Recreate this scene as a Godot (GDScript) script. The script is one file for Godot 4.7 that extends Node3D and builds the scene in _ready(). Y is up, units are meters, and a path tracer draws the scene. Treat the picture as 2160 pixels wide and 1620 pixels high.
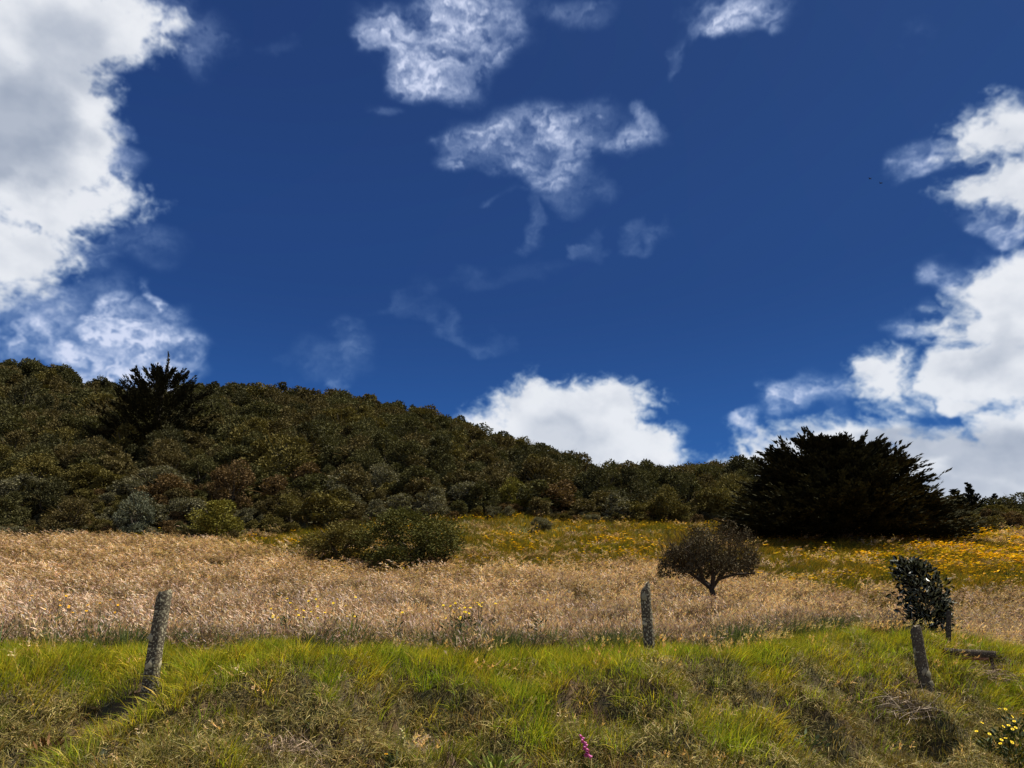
extends Node3D
# A grassy roadside bank with old fence posts, a dry hay field and a wooded hill under a deep blue sky.

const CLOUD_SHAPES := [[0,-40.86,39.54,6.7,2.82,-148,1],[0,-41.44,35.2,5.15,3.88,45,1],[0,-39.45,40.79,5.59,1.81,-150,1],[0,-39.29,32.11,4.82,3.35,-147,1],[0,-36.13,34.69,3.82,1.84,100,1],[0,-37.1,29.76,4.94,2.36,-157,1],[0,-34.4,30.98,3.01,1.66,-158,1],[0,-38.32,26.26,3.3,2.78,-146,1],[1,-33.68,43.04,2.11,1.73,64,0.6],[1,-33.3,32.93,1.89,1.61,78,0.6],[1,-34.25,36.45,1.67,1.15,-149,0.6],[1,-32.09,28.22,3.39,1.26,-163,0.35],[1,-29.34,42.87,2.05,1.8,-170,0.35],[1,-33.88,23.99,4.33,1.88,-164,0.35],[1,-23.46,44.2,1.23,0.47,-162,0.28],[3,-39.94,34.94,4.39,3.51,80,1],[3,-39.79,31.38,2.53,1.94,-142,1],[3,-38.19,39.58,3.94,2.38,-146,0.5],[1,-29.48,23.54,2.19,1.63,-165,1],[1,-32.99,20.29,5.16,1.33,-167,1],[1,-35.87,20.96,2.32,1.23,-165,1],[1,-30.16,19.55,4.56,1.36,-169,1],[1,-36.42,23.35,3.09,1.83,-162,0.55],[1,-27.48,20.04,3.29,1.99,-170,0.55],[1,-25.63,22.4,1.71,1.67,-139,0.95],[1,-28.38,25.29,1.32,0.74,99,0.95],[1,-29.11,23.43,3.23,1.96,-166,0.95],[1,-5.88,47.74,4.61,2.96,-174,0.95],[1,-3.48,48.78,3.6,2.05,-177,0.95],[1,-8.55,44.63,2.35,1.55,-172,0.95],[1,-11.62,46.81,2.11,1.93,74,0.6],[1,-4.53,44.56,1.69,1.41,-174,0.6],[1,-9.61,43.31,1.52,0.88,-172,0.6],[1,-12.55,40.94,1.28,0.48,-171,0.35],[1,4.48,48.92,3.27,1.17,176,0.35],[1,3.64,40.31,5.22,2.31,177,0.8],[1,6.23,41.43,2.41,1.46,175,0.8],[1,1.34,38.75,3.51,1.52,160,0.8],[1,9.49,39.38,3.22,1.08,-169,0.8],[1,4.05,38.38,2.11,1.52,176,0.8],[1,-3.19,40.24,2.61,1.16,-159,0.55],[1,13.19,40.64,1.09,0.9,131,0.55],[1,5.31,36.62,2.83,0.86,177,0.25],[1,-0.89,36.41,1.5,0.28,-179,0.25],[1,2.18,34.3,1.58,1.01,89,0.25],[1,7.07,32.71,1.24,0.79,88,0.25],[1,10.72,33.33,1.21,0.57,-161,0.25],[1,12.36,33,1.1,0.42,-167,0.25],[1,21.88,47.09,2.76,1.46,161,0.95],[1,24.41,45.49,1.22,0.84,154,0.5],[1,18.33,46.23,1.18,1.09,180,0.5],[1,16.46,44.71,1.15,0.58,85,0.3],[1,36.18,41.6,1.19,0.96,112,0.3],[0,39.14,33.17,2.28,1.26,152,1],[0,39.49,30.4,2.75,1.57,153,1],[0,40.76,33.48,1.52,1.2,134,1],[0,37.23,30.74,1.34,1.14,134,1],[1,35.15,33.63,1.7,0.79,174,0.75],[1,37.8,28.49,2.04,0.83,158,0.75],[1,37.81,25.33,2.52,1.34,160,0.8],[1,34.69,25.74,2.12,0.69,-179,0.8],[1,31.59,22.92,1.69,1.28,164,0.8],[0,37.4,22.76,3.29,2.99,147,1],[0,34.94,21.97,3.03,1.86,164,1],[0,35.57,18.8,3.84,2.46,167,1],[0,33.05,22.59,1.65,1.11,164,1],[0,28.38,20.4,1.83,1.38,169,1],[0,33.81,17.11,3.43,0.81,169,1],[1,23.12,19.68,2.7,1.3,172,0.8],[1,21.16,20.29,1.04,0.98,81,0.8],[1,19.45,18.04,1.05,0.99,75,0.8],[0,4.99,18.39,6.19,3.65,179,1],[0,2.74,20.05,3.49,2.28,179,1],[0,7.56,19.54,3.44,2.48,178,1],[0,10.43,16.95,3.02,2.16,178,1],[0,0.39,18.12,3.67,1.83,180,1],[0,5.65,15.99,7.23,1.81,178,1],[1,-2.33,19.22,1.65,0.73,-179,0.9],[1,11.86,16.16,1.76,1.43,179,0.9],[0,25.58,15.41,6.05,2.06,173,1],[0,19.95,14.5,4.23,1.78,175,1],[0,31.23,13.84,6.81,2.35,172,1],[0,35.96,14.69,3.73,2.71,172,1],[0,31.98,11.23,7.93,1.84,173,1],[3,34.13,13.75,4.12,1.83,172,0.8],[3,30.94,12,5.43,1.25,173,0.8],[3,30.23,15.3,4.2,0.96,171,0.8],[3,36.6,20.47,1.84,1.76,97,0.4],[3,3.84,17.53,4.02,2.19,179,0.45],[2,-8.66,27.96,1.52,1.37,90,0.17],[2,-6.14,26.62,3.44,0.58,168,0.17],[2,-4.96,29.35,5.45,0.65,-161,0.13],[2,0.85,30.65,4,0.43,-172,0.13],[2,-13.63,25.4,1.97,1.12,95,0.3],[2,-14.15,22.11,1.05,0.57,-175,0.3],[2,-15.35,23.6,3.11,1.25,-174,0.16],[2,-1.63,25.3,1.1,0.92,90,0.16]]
# ground profile: distance from the road edge of the bank, height
const PROFILE := [[-900.0, 0.0], [5.5, -0.05], [6.8, 0.05], [8.6, 0.95], [10.3, 1.88], [12.0, 1.96], [14.0, 2.0], [18.0, 2.25], [25.0, 3.5], [38.0, 6.3], [50.0, 9.6], [62.0, 12.7], [72.0, 15.7], [84.0, 19.0], [120.0, 26.0]]
# how far the bank recedes at each x
const RECEDE := [[-60.0, -3.0], [-20.0, -1.5], [-8.0, -0.4], [-4.5, 0.0], [2.0, 1.0], [7.5, 3.0], [12.0, 5.0], [20.0, 8.0], [60.0, 14.0]]
# hill ridge: x, distance, height
const RIDGE := [[-400.0, 240.0, 110.0], [-200.0, 205.0, 95.0], [-150.0, 200.0, 85.0], [-108.0, 200.0, 75.0], [-65.0, 195.0, 73.0], [-36.0, 185.0, 66.0], [-9.0, 170.0, 53.0], [2.0, 155.0, 44.0], [10.7, 135.0, 33.0], [24.0, 115.0, 27.5], [38.0, 110.0, 26.0], [50.0, 105.0, 24.0], [63.0, 100.0, 20.5], [90.0, 100.0, 19.5], [160.0, 110.0, 22.0], [400.0, 150.0, 25.0]]
# hollows washed into the bank: x, distance, radius, depth
const HOLLOWS := [[-1.0, 9.75, 0.75, 0.62], [-2.9, 8.95, 0.75, 0.45], [-2.0, 8.7, 0.5, 0.35], [0.95, 10.05, 0.5, 0.42], [2.7, 10.4, 0.8, 0.7], [3.65, 10.3, 0.75, 0.7], [5.35, 11.2, 0.85, 0.7], [-0.2, 9.1, 0.5, 0.35], [4.5, 11.5, 0.45, 0.45], [-4.75, 9.5, 0.5, 0.35], [1.75, 9.7, 0.5, 0.4], [4.5, 10.3, 0.6, 0.5], [-3.9, 8.7, 0.5, 0.3], [-5.4, 8.6, 0.5, 0.3]]

var rng := RandomNumberGenerator.new()
var bump := FastNoiseLite.new()
var patch := FastNoiseLite.new()
var used := {}
var mats := {}


class Shape:
	var v := PackedVector3Array()
	var n := PackedVector3Array()
	var c := PackedColorArray()
	var i := PackedInt32Array()

	func leaf(at: Vector3, along: Vector3, across: Vector3, col: Color) -> void:
		var k := v.size()
		var nn := along.cross(across).normalized()
		v.append(at)
		v.append(at + along * 0.45 + across * 0.5)
		v.append(at + along)
		v.append(at + along * 0.45 - across * 0.5)
		for q in 4:
			n.append(nn)
			c.append(col)
		i.append_array([k, k + 1, k + 2, k, k + 2, k + 3])

	func blade(at: Vector3, rise: Vector3, bend: Vector3, side: Vector3, segs: int, col: Color, tip: Color) -> void:
		var k := v.size()
		var nn := side.cross(rise).normalized()
		for s in segs:
			var t := float(s) / segs
			var p := at + rise * t + bend * t * t
			var w := side * (1.0 - t * 0.75)
			v.append(p - w)
			v.append(p + w)
			n.append(nn)
			n.append(nn)
			var cc := col.lerp(tip, t)
			c.append(cc)
			c.append(cc)
		v.append(at + rise + bend)
		n.append(nn)
		c.append(tip)
		for s in segs - 1:
			var a := k + s * 2
			i.append_array([a, a + 2, a + 1, a + 1, a + 2, a + 3])
		var b := k + (segs - 1) * 2
		i.append_array([b, b + 2, b + 1])

	func tube(points: Array, radii: Array, sides: int, col: Color, closed := true, rough := 0.0, r: RandomNumberGenerator = null) -> void:
		var k := v.size()
		var m := points.size()
		var ref := Vector3(0.31, 0.2, 0.93)
		for a in m:
			var d: Vector3 = (points[mini(a + 1, m - 1)] - points[maxi(a - 1, 0)]).normalized()
			var e1 := d.cross(ref).normalized()
			var e2 := d.cross(e1)
			for s in sides:
				var ang := TAU * s / sides
				var o := e1 * cos(ang) + e2 * sin(ang)
				var rad: float = radii[a]
				if r:
					rad *= 1.0 + rough * (r.randf() - 0.5)
				v.append(points[a] + o * rad)
				n.append(o)
				c.append(col)
		for a in m - 1:
			for s in sides:
				var p := k + a * sides + s
				var q := k + a * sides + (s + 1) % sides
				i.append_array([p, p + sides, q, q, p + sides, q + sides])
		if closed:
			for end in [0, m - 1]:
				var dd: Vector3 = (points[m - 1] - points[m - 2]) if end else (points[0] - points[1])
				var mid := v.size()
				v.append(points[end])
				n.append(dd.normalized())
				c.append(col)
				for s in sides:
					v.append(v[k + end * sides + s])
					n.append(dd.normalized())
					c.append(col)
				for s in sides:
					if end:
						i.append_array([mid, mid + 1 + (s + 1) % sides, mid + 1 + s])
					else:
						i.append_array([mid, mid + 1 + s, mid + 1 + (s + 1) % sides])

	func mesh(m: Material) -> ArrayMesh:
		var a := []
		a.resize(Mesh.ARRAY_MAX)
		a[Mesh.ARRAY_VERTEX] = v
		a[Mesh.ARRAY_NORMAL] = n
		a[Mesh.ARRAY_COLOR] = c
		a[Mesh.ARRAY_INDEX] = i
		var r := ArrayMesh.new()
		r.add_surface_from_arrays(Mesh.PRIMITIVE_TRIANGLES, a)
		r.surface_set_material(0, m)
		return r


# ---------------------------------------------------------------- helpers
func numbered(called: String) -> String:
	var k: int = used.get(called, 0)
	used[called] = k + 1
	return called if k == 0 else "%s_%03d" % [called, k]


func tag(o: Node, label: String, category: String, group := "") -> void:
	o.set_meta("label", label)
	o.set_meta("category", category)
	if group:
		o.set_meta("group", group)


func thing(called: String, label: String, category: String, at: Vector3, turn := 0.0, group := "") -> Node3D:
	var o := Node3D.new()
	o.name = numbered(called)
	add_child(o)
	o.position = at
	o.rotation.y = turn
	tag(o, label, category, group)
	return o


func part(called: String, m: Mesh, parent: Node, override: Material = null) -> MeshInstance3D:
	var o := MeshInstance3D.new()
	o.name = called
	o.mesh = m
	if override:
		o.material_override = override
	parent.add_child(o, true)
	return o


func scatter(called: String, m: Mesh, places: PackedFloat32Array, parent: Node) -> MultiMeshInstance3D:
	var mm := MultiMesh.new()
	mm.transform_format = MultiMesh.TRANSFORM_3D
	mm.use_colors = true
	mm.mesh = m
	mm.instance_count = places.size() / 16
	mm.buffer = places
	var o := MultiMeshInstance3D.new()
	o.name = called
	o.multimesh = mm
	parent.add_child(o, true)
	return o


func stuff(called: String, label: String, category: String) -> Node3D:
	var o := thing(called, label, category, Vector3.ZERO)
	o.set_meta("kind", "stuff")
	return o


func put(a: PackedFloat32Array, b: Basis, o: Vector3, col: Color) -> void:
	a.append_array([b.x.x, b.y.x, b.z.x, o.x, b.x.y, b.y.y, b.z.y, o.y, b.x.z, b.y.z, b.z.z, o.z, col.r, col.g, col.b, 1.0])


func matte(called: String, col: Color, rough := 0.8, through := 0.0, spec := 0.3) -> StandardMaterial3D:
	if mats.has(called):
		return mats[called]
	var m := StandardMaterial3D.new()
	m.resource_name = called
	m.albedo_color = col.linear_to_srgb()
	m.vertex_color_use_as_albedo = true
	m.roughness = rough
	m.metallic_specular = spec
	m.cull_mode = BaseMaterial3D.CULL_DISABLED
	if through > 0.0:
		m.backlight_enabled = true
		m.backlight = Color(through, through, through * 0.7)
	mats[called] = m
	return m


func table(t: Array, x: float, col := 1) -> float:
	if x <= t[0][0]:
		return t[0][col]
	for k in t.size() - 1:
		if x < t[k + 1][0]:
			return lerpf(t[k][col], t[k + 1][col], (x - t[k][0]) / (t[k + 1][0] - t[k][0]))
	return t[-1][col]


func bank_distance(x: float, d: float) -> float:
	var sh := table(RECEDE, x) + 1.1 * bump.get_noise_2d(x * 3.0, 11.0)
	return d - sh * (1.0 - smoothstep(13.0 + sh, 32.0 + sh, d))


func height(x: float, z: float) -> float:
	var d := -z
	var de := bank_distance(x, d)
	var h := table(PROFILE, de)
	if d > 58.0:
		var dr := table(RIDGE, x, 1)
		var hr := table(RIDGE, x, 2)
		if d < dr:
			var w := smoothstep(58.0, 75.0, d)
			h = lerpf(table(PROFILE, minf(d, 72.0)), lerpf(12.0, hr, (d - 58.0) / (dr - 58.0)), w)
		else:
			h = maxf(hr - (d - dr) * 0.22 * smoothstep(0.0, 30.0, d - dr), 0.4 * hr)
	h += 0.42 * smoothstep(3.0, 6.0, x) * (1.0 - 0.8 * smoothstep(7.0, 10.5, x)) * smoothstep(8.0, 12.0, de) * (1.0 - smoothstep(18.0, 30.0, de))
	if de > 6.0 and de < 14.0:
		var on := smoothstep(6.0, 7.5, de) * (1.0 - smoothstep(11.0, 14.0, de))
		h += on * (0.15 * bump.get_noise_2d(x * 9.0, z * 9.0) + 0.10 * bump.get_noise_2d(x * 24.0 + 70.0, z * 24.0))
		for w in HOLLOWS:
			var q: float = Vector2(x - w[0], d - w[1]).length_squared() / (w[2] * w[2])
			if q < 1.0:
				h -= w[3] * 0.7 * (1.0 - q)
	elif de >= 14.0:
		h += smoothstep(14.0, 22.0, de) * (0.35 * bump.get_noise_2d(x * 0.8, z * 0.8) + 0.22 * bump.get_noise_2d(x * 3.0, z * 3.0))
	return h


func ground(x: float, z: float) -> Vector3:
	return Vector3(x, height(x, z), z)


func slope(x: float, z: float) -> Vector3:
	var e := 0.15
	var h := height(x, z)
	return Vector3(h - height(x + e, z), e, h - height(x, z + e)).normalized()


# where the flowering meadow takes over from the hay: 0 hay, 1 meadow
func meadow(x: float, d: float) -> float:
	var edge := 39.0 - 11.0 * smoothstep(6.0, 16.0, x) + 19.0 * (1.0 - smoothstep(-26.0, -6.0, x))
	edge += 7.0 * patch.get_noise_2d(x * 1.2, d * 2.4)
	var m := smoothstep(edge - 2.0, edge + 5.0, d)
	return m * smoothstep(-0.45, 0.0, patch.get_noise_2d(x * 2.0 + 300.0, d * 5.0) + 0.24)


# where the wood begins
func wood_edge(x: float) -> float:
	return table([[-120.0, 61.0], [-22.0, 61.0], [-8.0, 70.0], [20.0, 74.0], [30.0, 74.0], [36.0, 67.0], [48.0, 65.0], [120.0, 65.0]], x) + 1.5 * patch.get_noise_2d(x * 4.0, 40.0)


func in_view(x: float, d: float, margin: float) -> bool:
	return absf(x) < 0.77 * d + margin


# ---------------------------------------------------------------- sky
func blue(dir: Vector3, sun: Vector3) -> Color:
	var el := rad_to_deg(asin(clampf(dir.y, -1.0, 1.0)))
	var t := clampf(el, 0.0, 90.0)
	var c := Color8(66, 118, 184)
	c = c.lerp(Color8(48, 100, 172), smoothstep(0.0, 12.0, t))
	c = c.lerp(Color8(36, 69, 128), smoothstep(11.0, 30.0, t))
	c = c.lerp(Color8(32, 58, 112), smoothstep(26.0, 50.0, t))
	var near := (dir.dot(sun) + 1.0) * 0.5
	return c.lerp(Color8(84, 124, 180), 0.30 * pow(near, 6.0))


func cloud_fields(az0: float, el1: float, w: int, h: int, step: float) -> Image:
	# four smooth maps: billowy outline, wispy outline (degrees inside it), wisp strength, grey shading painted by hand into thick cloud
	var data := PackedFloat32Array()
	data.resize(w * h * 4)
	for y in h:
		var el := el1 - (y + 0.5) * step
		for x in w:
			var k := (y * w + x) * 4
			data[k] = -6.0
			data[k + 1] = -6.0
	for s in CLOUD_SHAPES:
		var reach: float = s[3] * 1.0 + 6.5
		var cose := cos(deg_to_rad(s[2]))
		var ca := cos(deg_to_rad(s[5]))
		var sa := sin(deg_to_rad(s[5]))
		var small := minf(s[3], s[4])
		var y0 := clampi(int((el1 - s[2] - reach) / step), 0, h - 1)
		var y1 := clampi(int((el1 - s[2] + reach) / step), 0, h - 1)
		var x0 := clampi(int((s[1] - az0 - reach / cose) / step), 0, w - 1)
		var x1 := clampi(int((s[1] - az0 + reach / cose) / step), 0, w - 1)
		for y in range(y0, y1 + 1):
			var de: float = el1 - (y + 0.5) * step - s[2]
			for x in range(x0, x1 + 1):
				var da: float = (az0 + (x + 0.5) * step - s[1]) * cose
				var a: float = (da * ca + de * sa) / s[3]
				var b: float = (de * ca - da * sa) / s[4]
				var q := sqrt(a * a + b * b)
				var e := (1.0 - q) * small
				var k := (y * w + x) * 4
				if s[0] == 0:
					data[k] = maxf(data[k], e)
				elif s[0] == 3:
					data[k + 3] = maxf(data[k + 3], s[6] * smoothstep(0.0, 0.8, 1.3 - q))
				else:
					data[k + 1] = maxf(data[k + 1], e)
					data[k + 2] = maxf(data[k + 2], s[6] * smoothstep(0.0, 0.7, 1.5 - q))
	var im := Image.create_from_data(w, h, false, Image.FORMAT_RGBAF, data.to_byte_array())
	return im


func sky_window(az0: float, el1: float, w: int, h: int, step: float, sun: Vector3, plan: Image) -> Image:
	var big := FastNoiseLite.new()
	big.noise_type = FastNoiseLite.TYPE_SIMPLEX_SMOOTH
	big.seed = 5
	big.frequency = 1.0
	big.fractal_octaves = 6
	big.fractal_gain = 0.55
	var fine := big.duplicate() as FastNoiseLite
	fine.seed = 9
	fine.fractal_octaves = 5
	fine.fractal_gain = 0.6
	var strand := big.duplicate() as FastNoiseLite
	strand.seed = 17
	strand.fractal_type = FastNoiseLite.FRACTAL_RIDGED
	strand.fractal_octaves = 5
	strand.fractal_gain = 0.55
	var low := big.duplicate() as FastNoiseLite
	low.seed = 31
	low.fractal_octaves = 2
	var drift := Vector3(0.92, 0.38, 0.1).normalized()
	var maps := PackedFloat32Array()
	if plan:
		plan.resize(w, h, Image.INTERPOLATE_CUBIC)
		maps = plan.get_data().to_float32_array()
	var thick := PackedFloat32Array()
	var wisp := PackedFloat32Array()
	var shade_and_mottle := PackedFloat32Array()
	shade_and_mottle.resize(w * h)
	thick.resize(w * h)
	wisp.resize(w * h)
	for y in h:
		var el := deg_to_rad(el1 - (y + 0.5) * step)
		var ce := cos(el)
		var se := sin(el)
		for x in w:
			var k := y * w + x
			var azd := az0 + (x + 0.5) * step
			var az := deg_to_rad(azd)
			var dir := Vector3(sin(az) * ce, se, -cos(az) * ce)
			var stretched := Vector3(dir.x, dir.y * 1.35, dir.z)
			var n1 := big.get_noise_3dv(stretched * 8.0)
			var f := -6.0
			var g := -6.0
			var ws := 0.0
			var inside := 0.0
			if plan:
				inside = 1.0 - smoothstep(42.0, 49.0, absf(azd))
				inside *= 1.0 - smoothstep(52.0, 61.0, rad_to_deg(el))
				# ragged outlines: look the smooth shapes up at a wandering place
				var wx := x + int(26.0 * n1 + 20.0 * low.get_noise_3dv(stretched * 11.0 + Vector3(9, 0, 0)) + 7.0 * fine.get_noise_3dv(stretched * 30.0))
				var wy := y + int(22.0 * low.get_noise_3dv(stretched * 9.0) - 10.0 * n1)
				var kk := (clampi(wy, 0, h - 1) * w + clampi(wx, 0, w - 1)) * 4
				var kf := (clampi((wy + 2 * y) / 3, 0, h - 1) * w + clampi((wx + 2 * x) / 3, 0, w - 1)) * 4
				f = maps[kf]
				g = maps[kk + 1]
				ws = maps[kk + 2]
				shade_and_mottle[k] = maps[kk + 3]
			if inside < 1.0:
				var wide := low.get_noise_3dv(Vector3(dir.x, dir.y * 1.6, dir.z) * 2.3)
				f = lerpf(clampf((wide - 0.10) * 22.0, -6.0, 6.0), f, inside)
				g = lerpf(clampf((wide + 0.02) * 12.0, -6.0, 4.0), g, inside)
				ws = lerpf(0.5, ws, inside)
			if f < -4.0 and (g < -4.0 or ws < 0.02):
				thick[k] = -3.0
				continue
			var n2 := fine.get_noise_3dv(stretched * 34.0 + Vector3(n1, -n1, n1) * 1.5)
			thick[k] = f + 0.6 + 1.5 * n1 + 0.95 * n2
			shade_and_mottle[k] = lerpf(0.25, shade_and_mottle[k], inside) + 0.55 * maxf(0.0, big.get_noise_3dv(stretched * 12.0 + Vector3(4, 4, 4)) + 0.12)
			if ws > 0.02 and g > -4.0:
				var n3 := strand.get_noise_3dv((dir - drift * dir.dot(drift) * 0.66) * 27.0 + Vector3(n1, n2 * 0.3, -n1) * 1.4)
				var body := smoothstep(-1.2, 2.2, g + 0.6 + 3.2 * n1)
				wisp[k] = clampf(ws * body * (0.56 + 0.62 * n3 + 0.34 * n2 + 0.25 * n1), 0.0, 1.0)
	var out := PackedByteArray()
	out.resize(w * h * 3)
	for y in h:
		var el := deg_to_rad(el1 - (y + 0.5) * step)
		var ce := cos(el)
		var se := sin(el)
		for x in w:
			var k := y * w + x
			var az := deg_to_rad(az0 + (x + 0.5) * step)
			var dir := Vector3(sin(az) * ce, se, -cos(az) * ce)
			var c := blue(dir, sun)
			var a := wisp[k]
			if a > 0.0:
				c = c.lerp(Color(0.86, 0.89, 0.98), pow(a, 1.15) * 0.95)
			var t := thick[k]
			if t > -0.4:
				var cover := smoothstep(-0.35, 1.25, t)
				var cc := Color(0.93, 0.94, 0.96).lerp(Color(0.64, 0.68, 0.75), clampf(shade_and_mottle[k] * 0.75, 0.0, 1.0))  # placed grey shading and random mottling mixed into the cloud colour
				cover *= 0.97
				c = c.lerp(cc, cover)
			out[k * 3] = int(clampf(c.r, 0.0, 1.0) * 255.0)
			out[k * 3 + 1] = int(clampf(c.g, 0.0, 1.0) * 255.0)
			out[k * 3 + 2] = int(clampf(c.b, 0.0, 1.0) * 255.0)
	return Image.create_from_data(w, h, false, Image.FORMAT_RGB8, out)


func make_sky(sun: Vector3) -> PanoramaSkyMaterial:
	# whole sky at a coarse step, then the part in front in full detail
	var coarse := sky_window(-180.0, 90.0, 1024, 256, 360.0 / 1024.0, sun, null)
	coarse.resize(4096, 1024, Image.INTERPOLATE_CUBIC)
	var whole := Image.create(4096, 2048, false, Image.FORMAT_RGB8)
	whole.fill(Color8(96, 96, 84))
	whole.blit_rect(coarse, Rect2i(2048, 0, 2048, 1024), Vector2i(0, 0))
	whole.blit_rect(coarse, Rect2i(0, 0, 2048, 1024), Vector2i(2048, 0))
	var step := 360.0 / 4096.0
	var w := 1136
	var h := 728
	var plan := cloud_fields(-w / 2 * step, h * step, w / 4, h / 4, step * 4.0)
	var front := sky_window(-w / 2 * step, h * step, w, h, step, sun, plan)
	whole.blit_rect(front, Rect2i(w / 2, 0, w / 2, h), Vector2i(0, 1024 - h))
	whole.blit_rect(front, Rect2i(0, 0, w / 2, h), Vector2i(4096 - w / 2, 1024 - h))
	var m := PanoramaSkyMaterial.new()
	m.panorama = ImageTexture.create_from_image(whole)
	return m


# ---------------------------------------------------------------- grass and plants
func ball() -> Vector3:
	var z := rng.randf_range(-1.0, 1.0)
	var a := rng.randf() * TAU
	var r := sqrt(1.0 - z * z)
	return Vector3(r * cos(a), z, r * sin(a))


func tone(c: Color, spread: float) -> Color:
	var k := 1.0 + spread * rng.randf_range(-1.0, 1.0)
	return Color(clampf(c.r * k * (1.0 + 0.12 * rng.randfn()), 0, 1), clampf(c.g * k, 0, 1), clampf(c.b * k * (1.0 + 0.12 * rng.randfn()), 0, 1))


# a tuft of blades: colours are chosen blade by blade from a list
func tuft(blades: int, radius: float, tall: float, wide: float, lean: Vector3, spread: float, colors: Array, segs := 3) -> Shape:
	var s := Shape.new()
	for b in blades:
		var a := rng.randf() * TAU
		var r := radius * sqrt(rng.randf())
		var at := Vector3(cos(a) * r, -0.03, sin(a) * r)
		var h := tall * rng.randf_range(0.5, 1.15)
		var out := Vector3(cos(a), 0, sin(a)) * spread * h * rng.randf() + lean * h * rng.randf_range(0.3, 1.2) + Vector3(rng.randfn(), 0, rng.randfn()) * 0.1 * h
		var turn := rng.randf() * TAU
		var side := Vector3(cos(turn), 0, sin(turn)) * wide * rng.randf_range(0.6, 1.3) * 0.5
		var col: Color = tone(colors[rng.randi() % colors.size()], 0.25)
		var droop := Vector3.DOWN * out.length() * 0.35
		s.blade(at, Vector3.UP * h + out * 0.25, out * 0.75 + droop, side, segs, col, tone(col, 0.1))
	return s


# a mat of dead straw lying on the ground
func thatch(straws: int, radius: float, colors: Array) -> Shape:
	var s := Shape.new()
	for b in straws:
		var a := rng.randf() * TAU
		var p := Vector3(cos(a), 0, sin(a)) * radius * sqrt(rng.randf()) + Vector3.UP * rng.randf_range(0.005, 0.07)
		var turn := rng.randf() * TAU
		var d := Vector3(cos(turn), rng.randf_range(-0.15, 0.5), sin(turn)) * rng.randf_range(0.06, 0.16)
		s.blade(p, d, ball() * 0.04 + Vector3.DOWN * 0.03, Vector3(-sin(turn), 0.4 * rng.randfn(), cos(turn)) * rng.randf_range(0.002, 0.005), 3, tone(colors[rng.randi() % colors.size()], 0.3), tone(colors[rng.randi() % colors.size()], 0.3))
	return s


# hay: thin stems with feathery seed heads
func hay_tuft(stems: int, radius: float, tall: float, wide: float, lean: Vector3, stem_colors: Array, head_colors: Array) -> Shape:
	var s := Shape.new()
	for b in stems:
		var a := rng.randf() * TAU
		var r := radius * sqrt(rng.randf())
		var at := Vector3(cos(a) * r, -0.03, sin(a) * r)
		var h := tall * rng.randf_range(0.6, 1.1)
		var out := Vector3(rng.randfn(), 0, rng.randfn()) * 0.14 * h + lean * h * rng.randf_range(0.3, 1.3)
		var turn := rng.randf() * TAU
		var side := Vector3(cos(turn), 0, sin(turn)) * wide * 0.5
		var col: Color = tone(stem_colors[rng.randi() % stem_colors.size()], 0.2)
		var tip := at + Vector3.UP * h + out + Vector3.DOWN * out.length() * 0.3
		s.blade(at, Vector3.UP * h + out * 0.3, out * 0.7 + Vector3.DOWN * out.length() * 0.3, side, 3, col, col)
		var head: Color = head_colors[rng.randi() % head_colors.size()]
		var along := (out * 1.4 + Vector3.UP * h * 0.8).normalized()
		for k in 9:
			var p := tip - along * 0.20 * h / 0.6 * rng.randf()
			var d := (along + ball() * 0.7).normalized() * rng.randf_range(0.05, 0.10) * h / 0.6
			s.leaf(p, d, d.cross(ball()).normalized() * wide * 1.9, tone(head, 0.25))
	# a few low blades at the foot
	for b in stems / 2:
		var a := rng.randf() * TAU
		var d := Vector3(cos(a), 0, sin(a))
		var h := tall * rng.randf_range(0.3, 0.6)
		s.blade(d * radius * rng.randf(), Vector3.UP * h, d * h * 0.5, d.cross(Vector3.UP) * wide * 0.7, 3, tone(stem_colors[0], 0.3), tone(stem_colors[0], 0.2))
	return s


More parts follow.
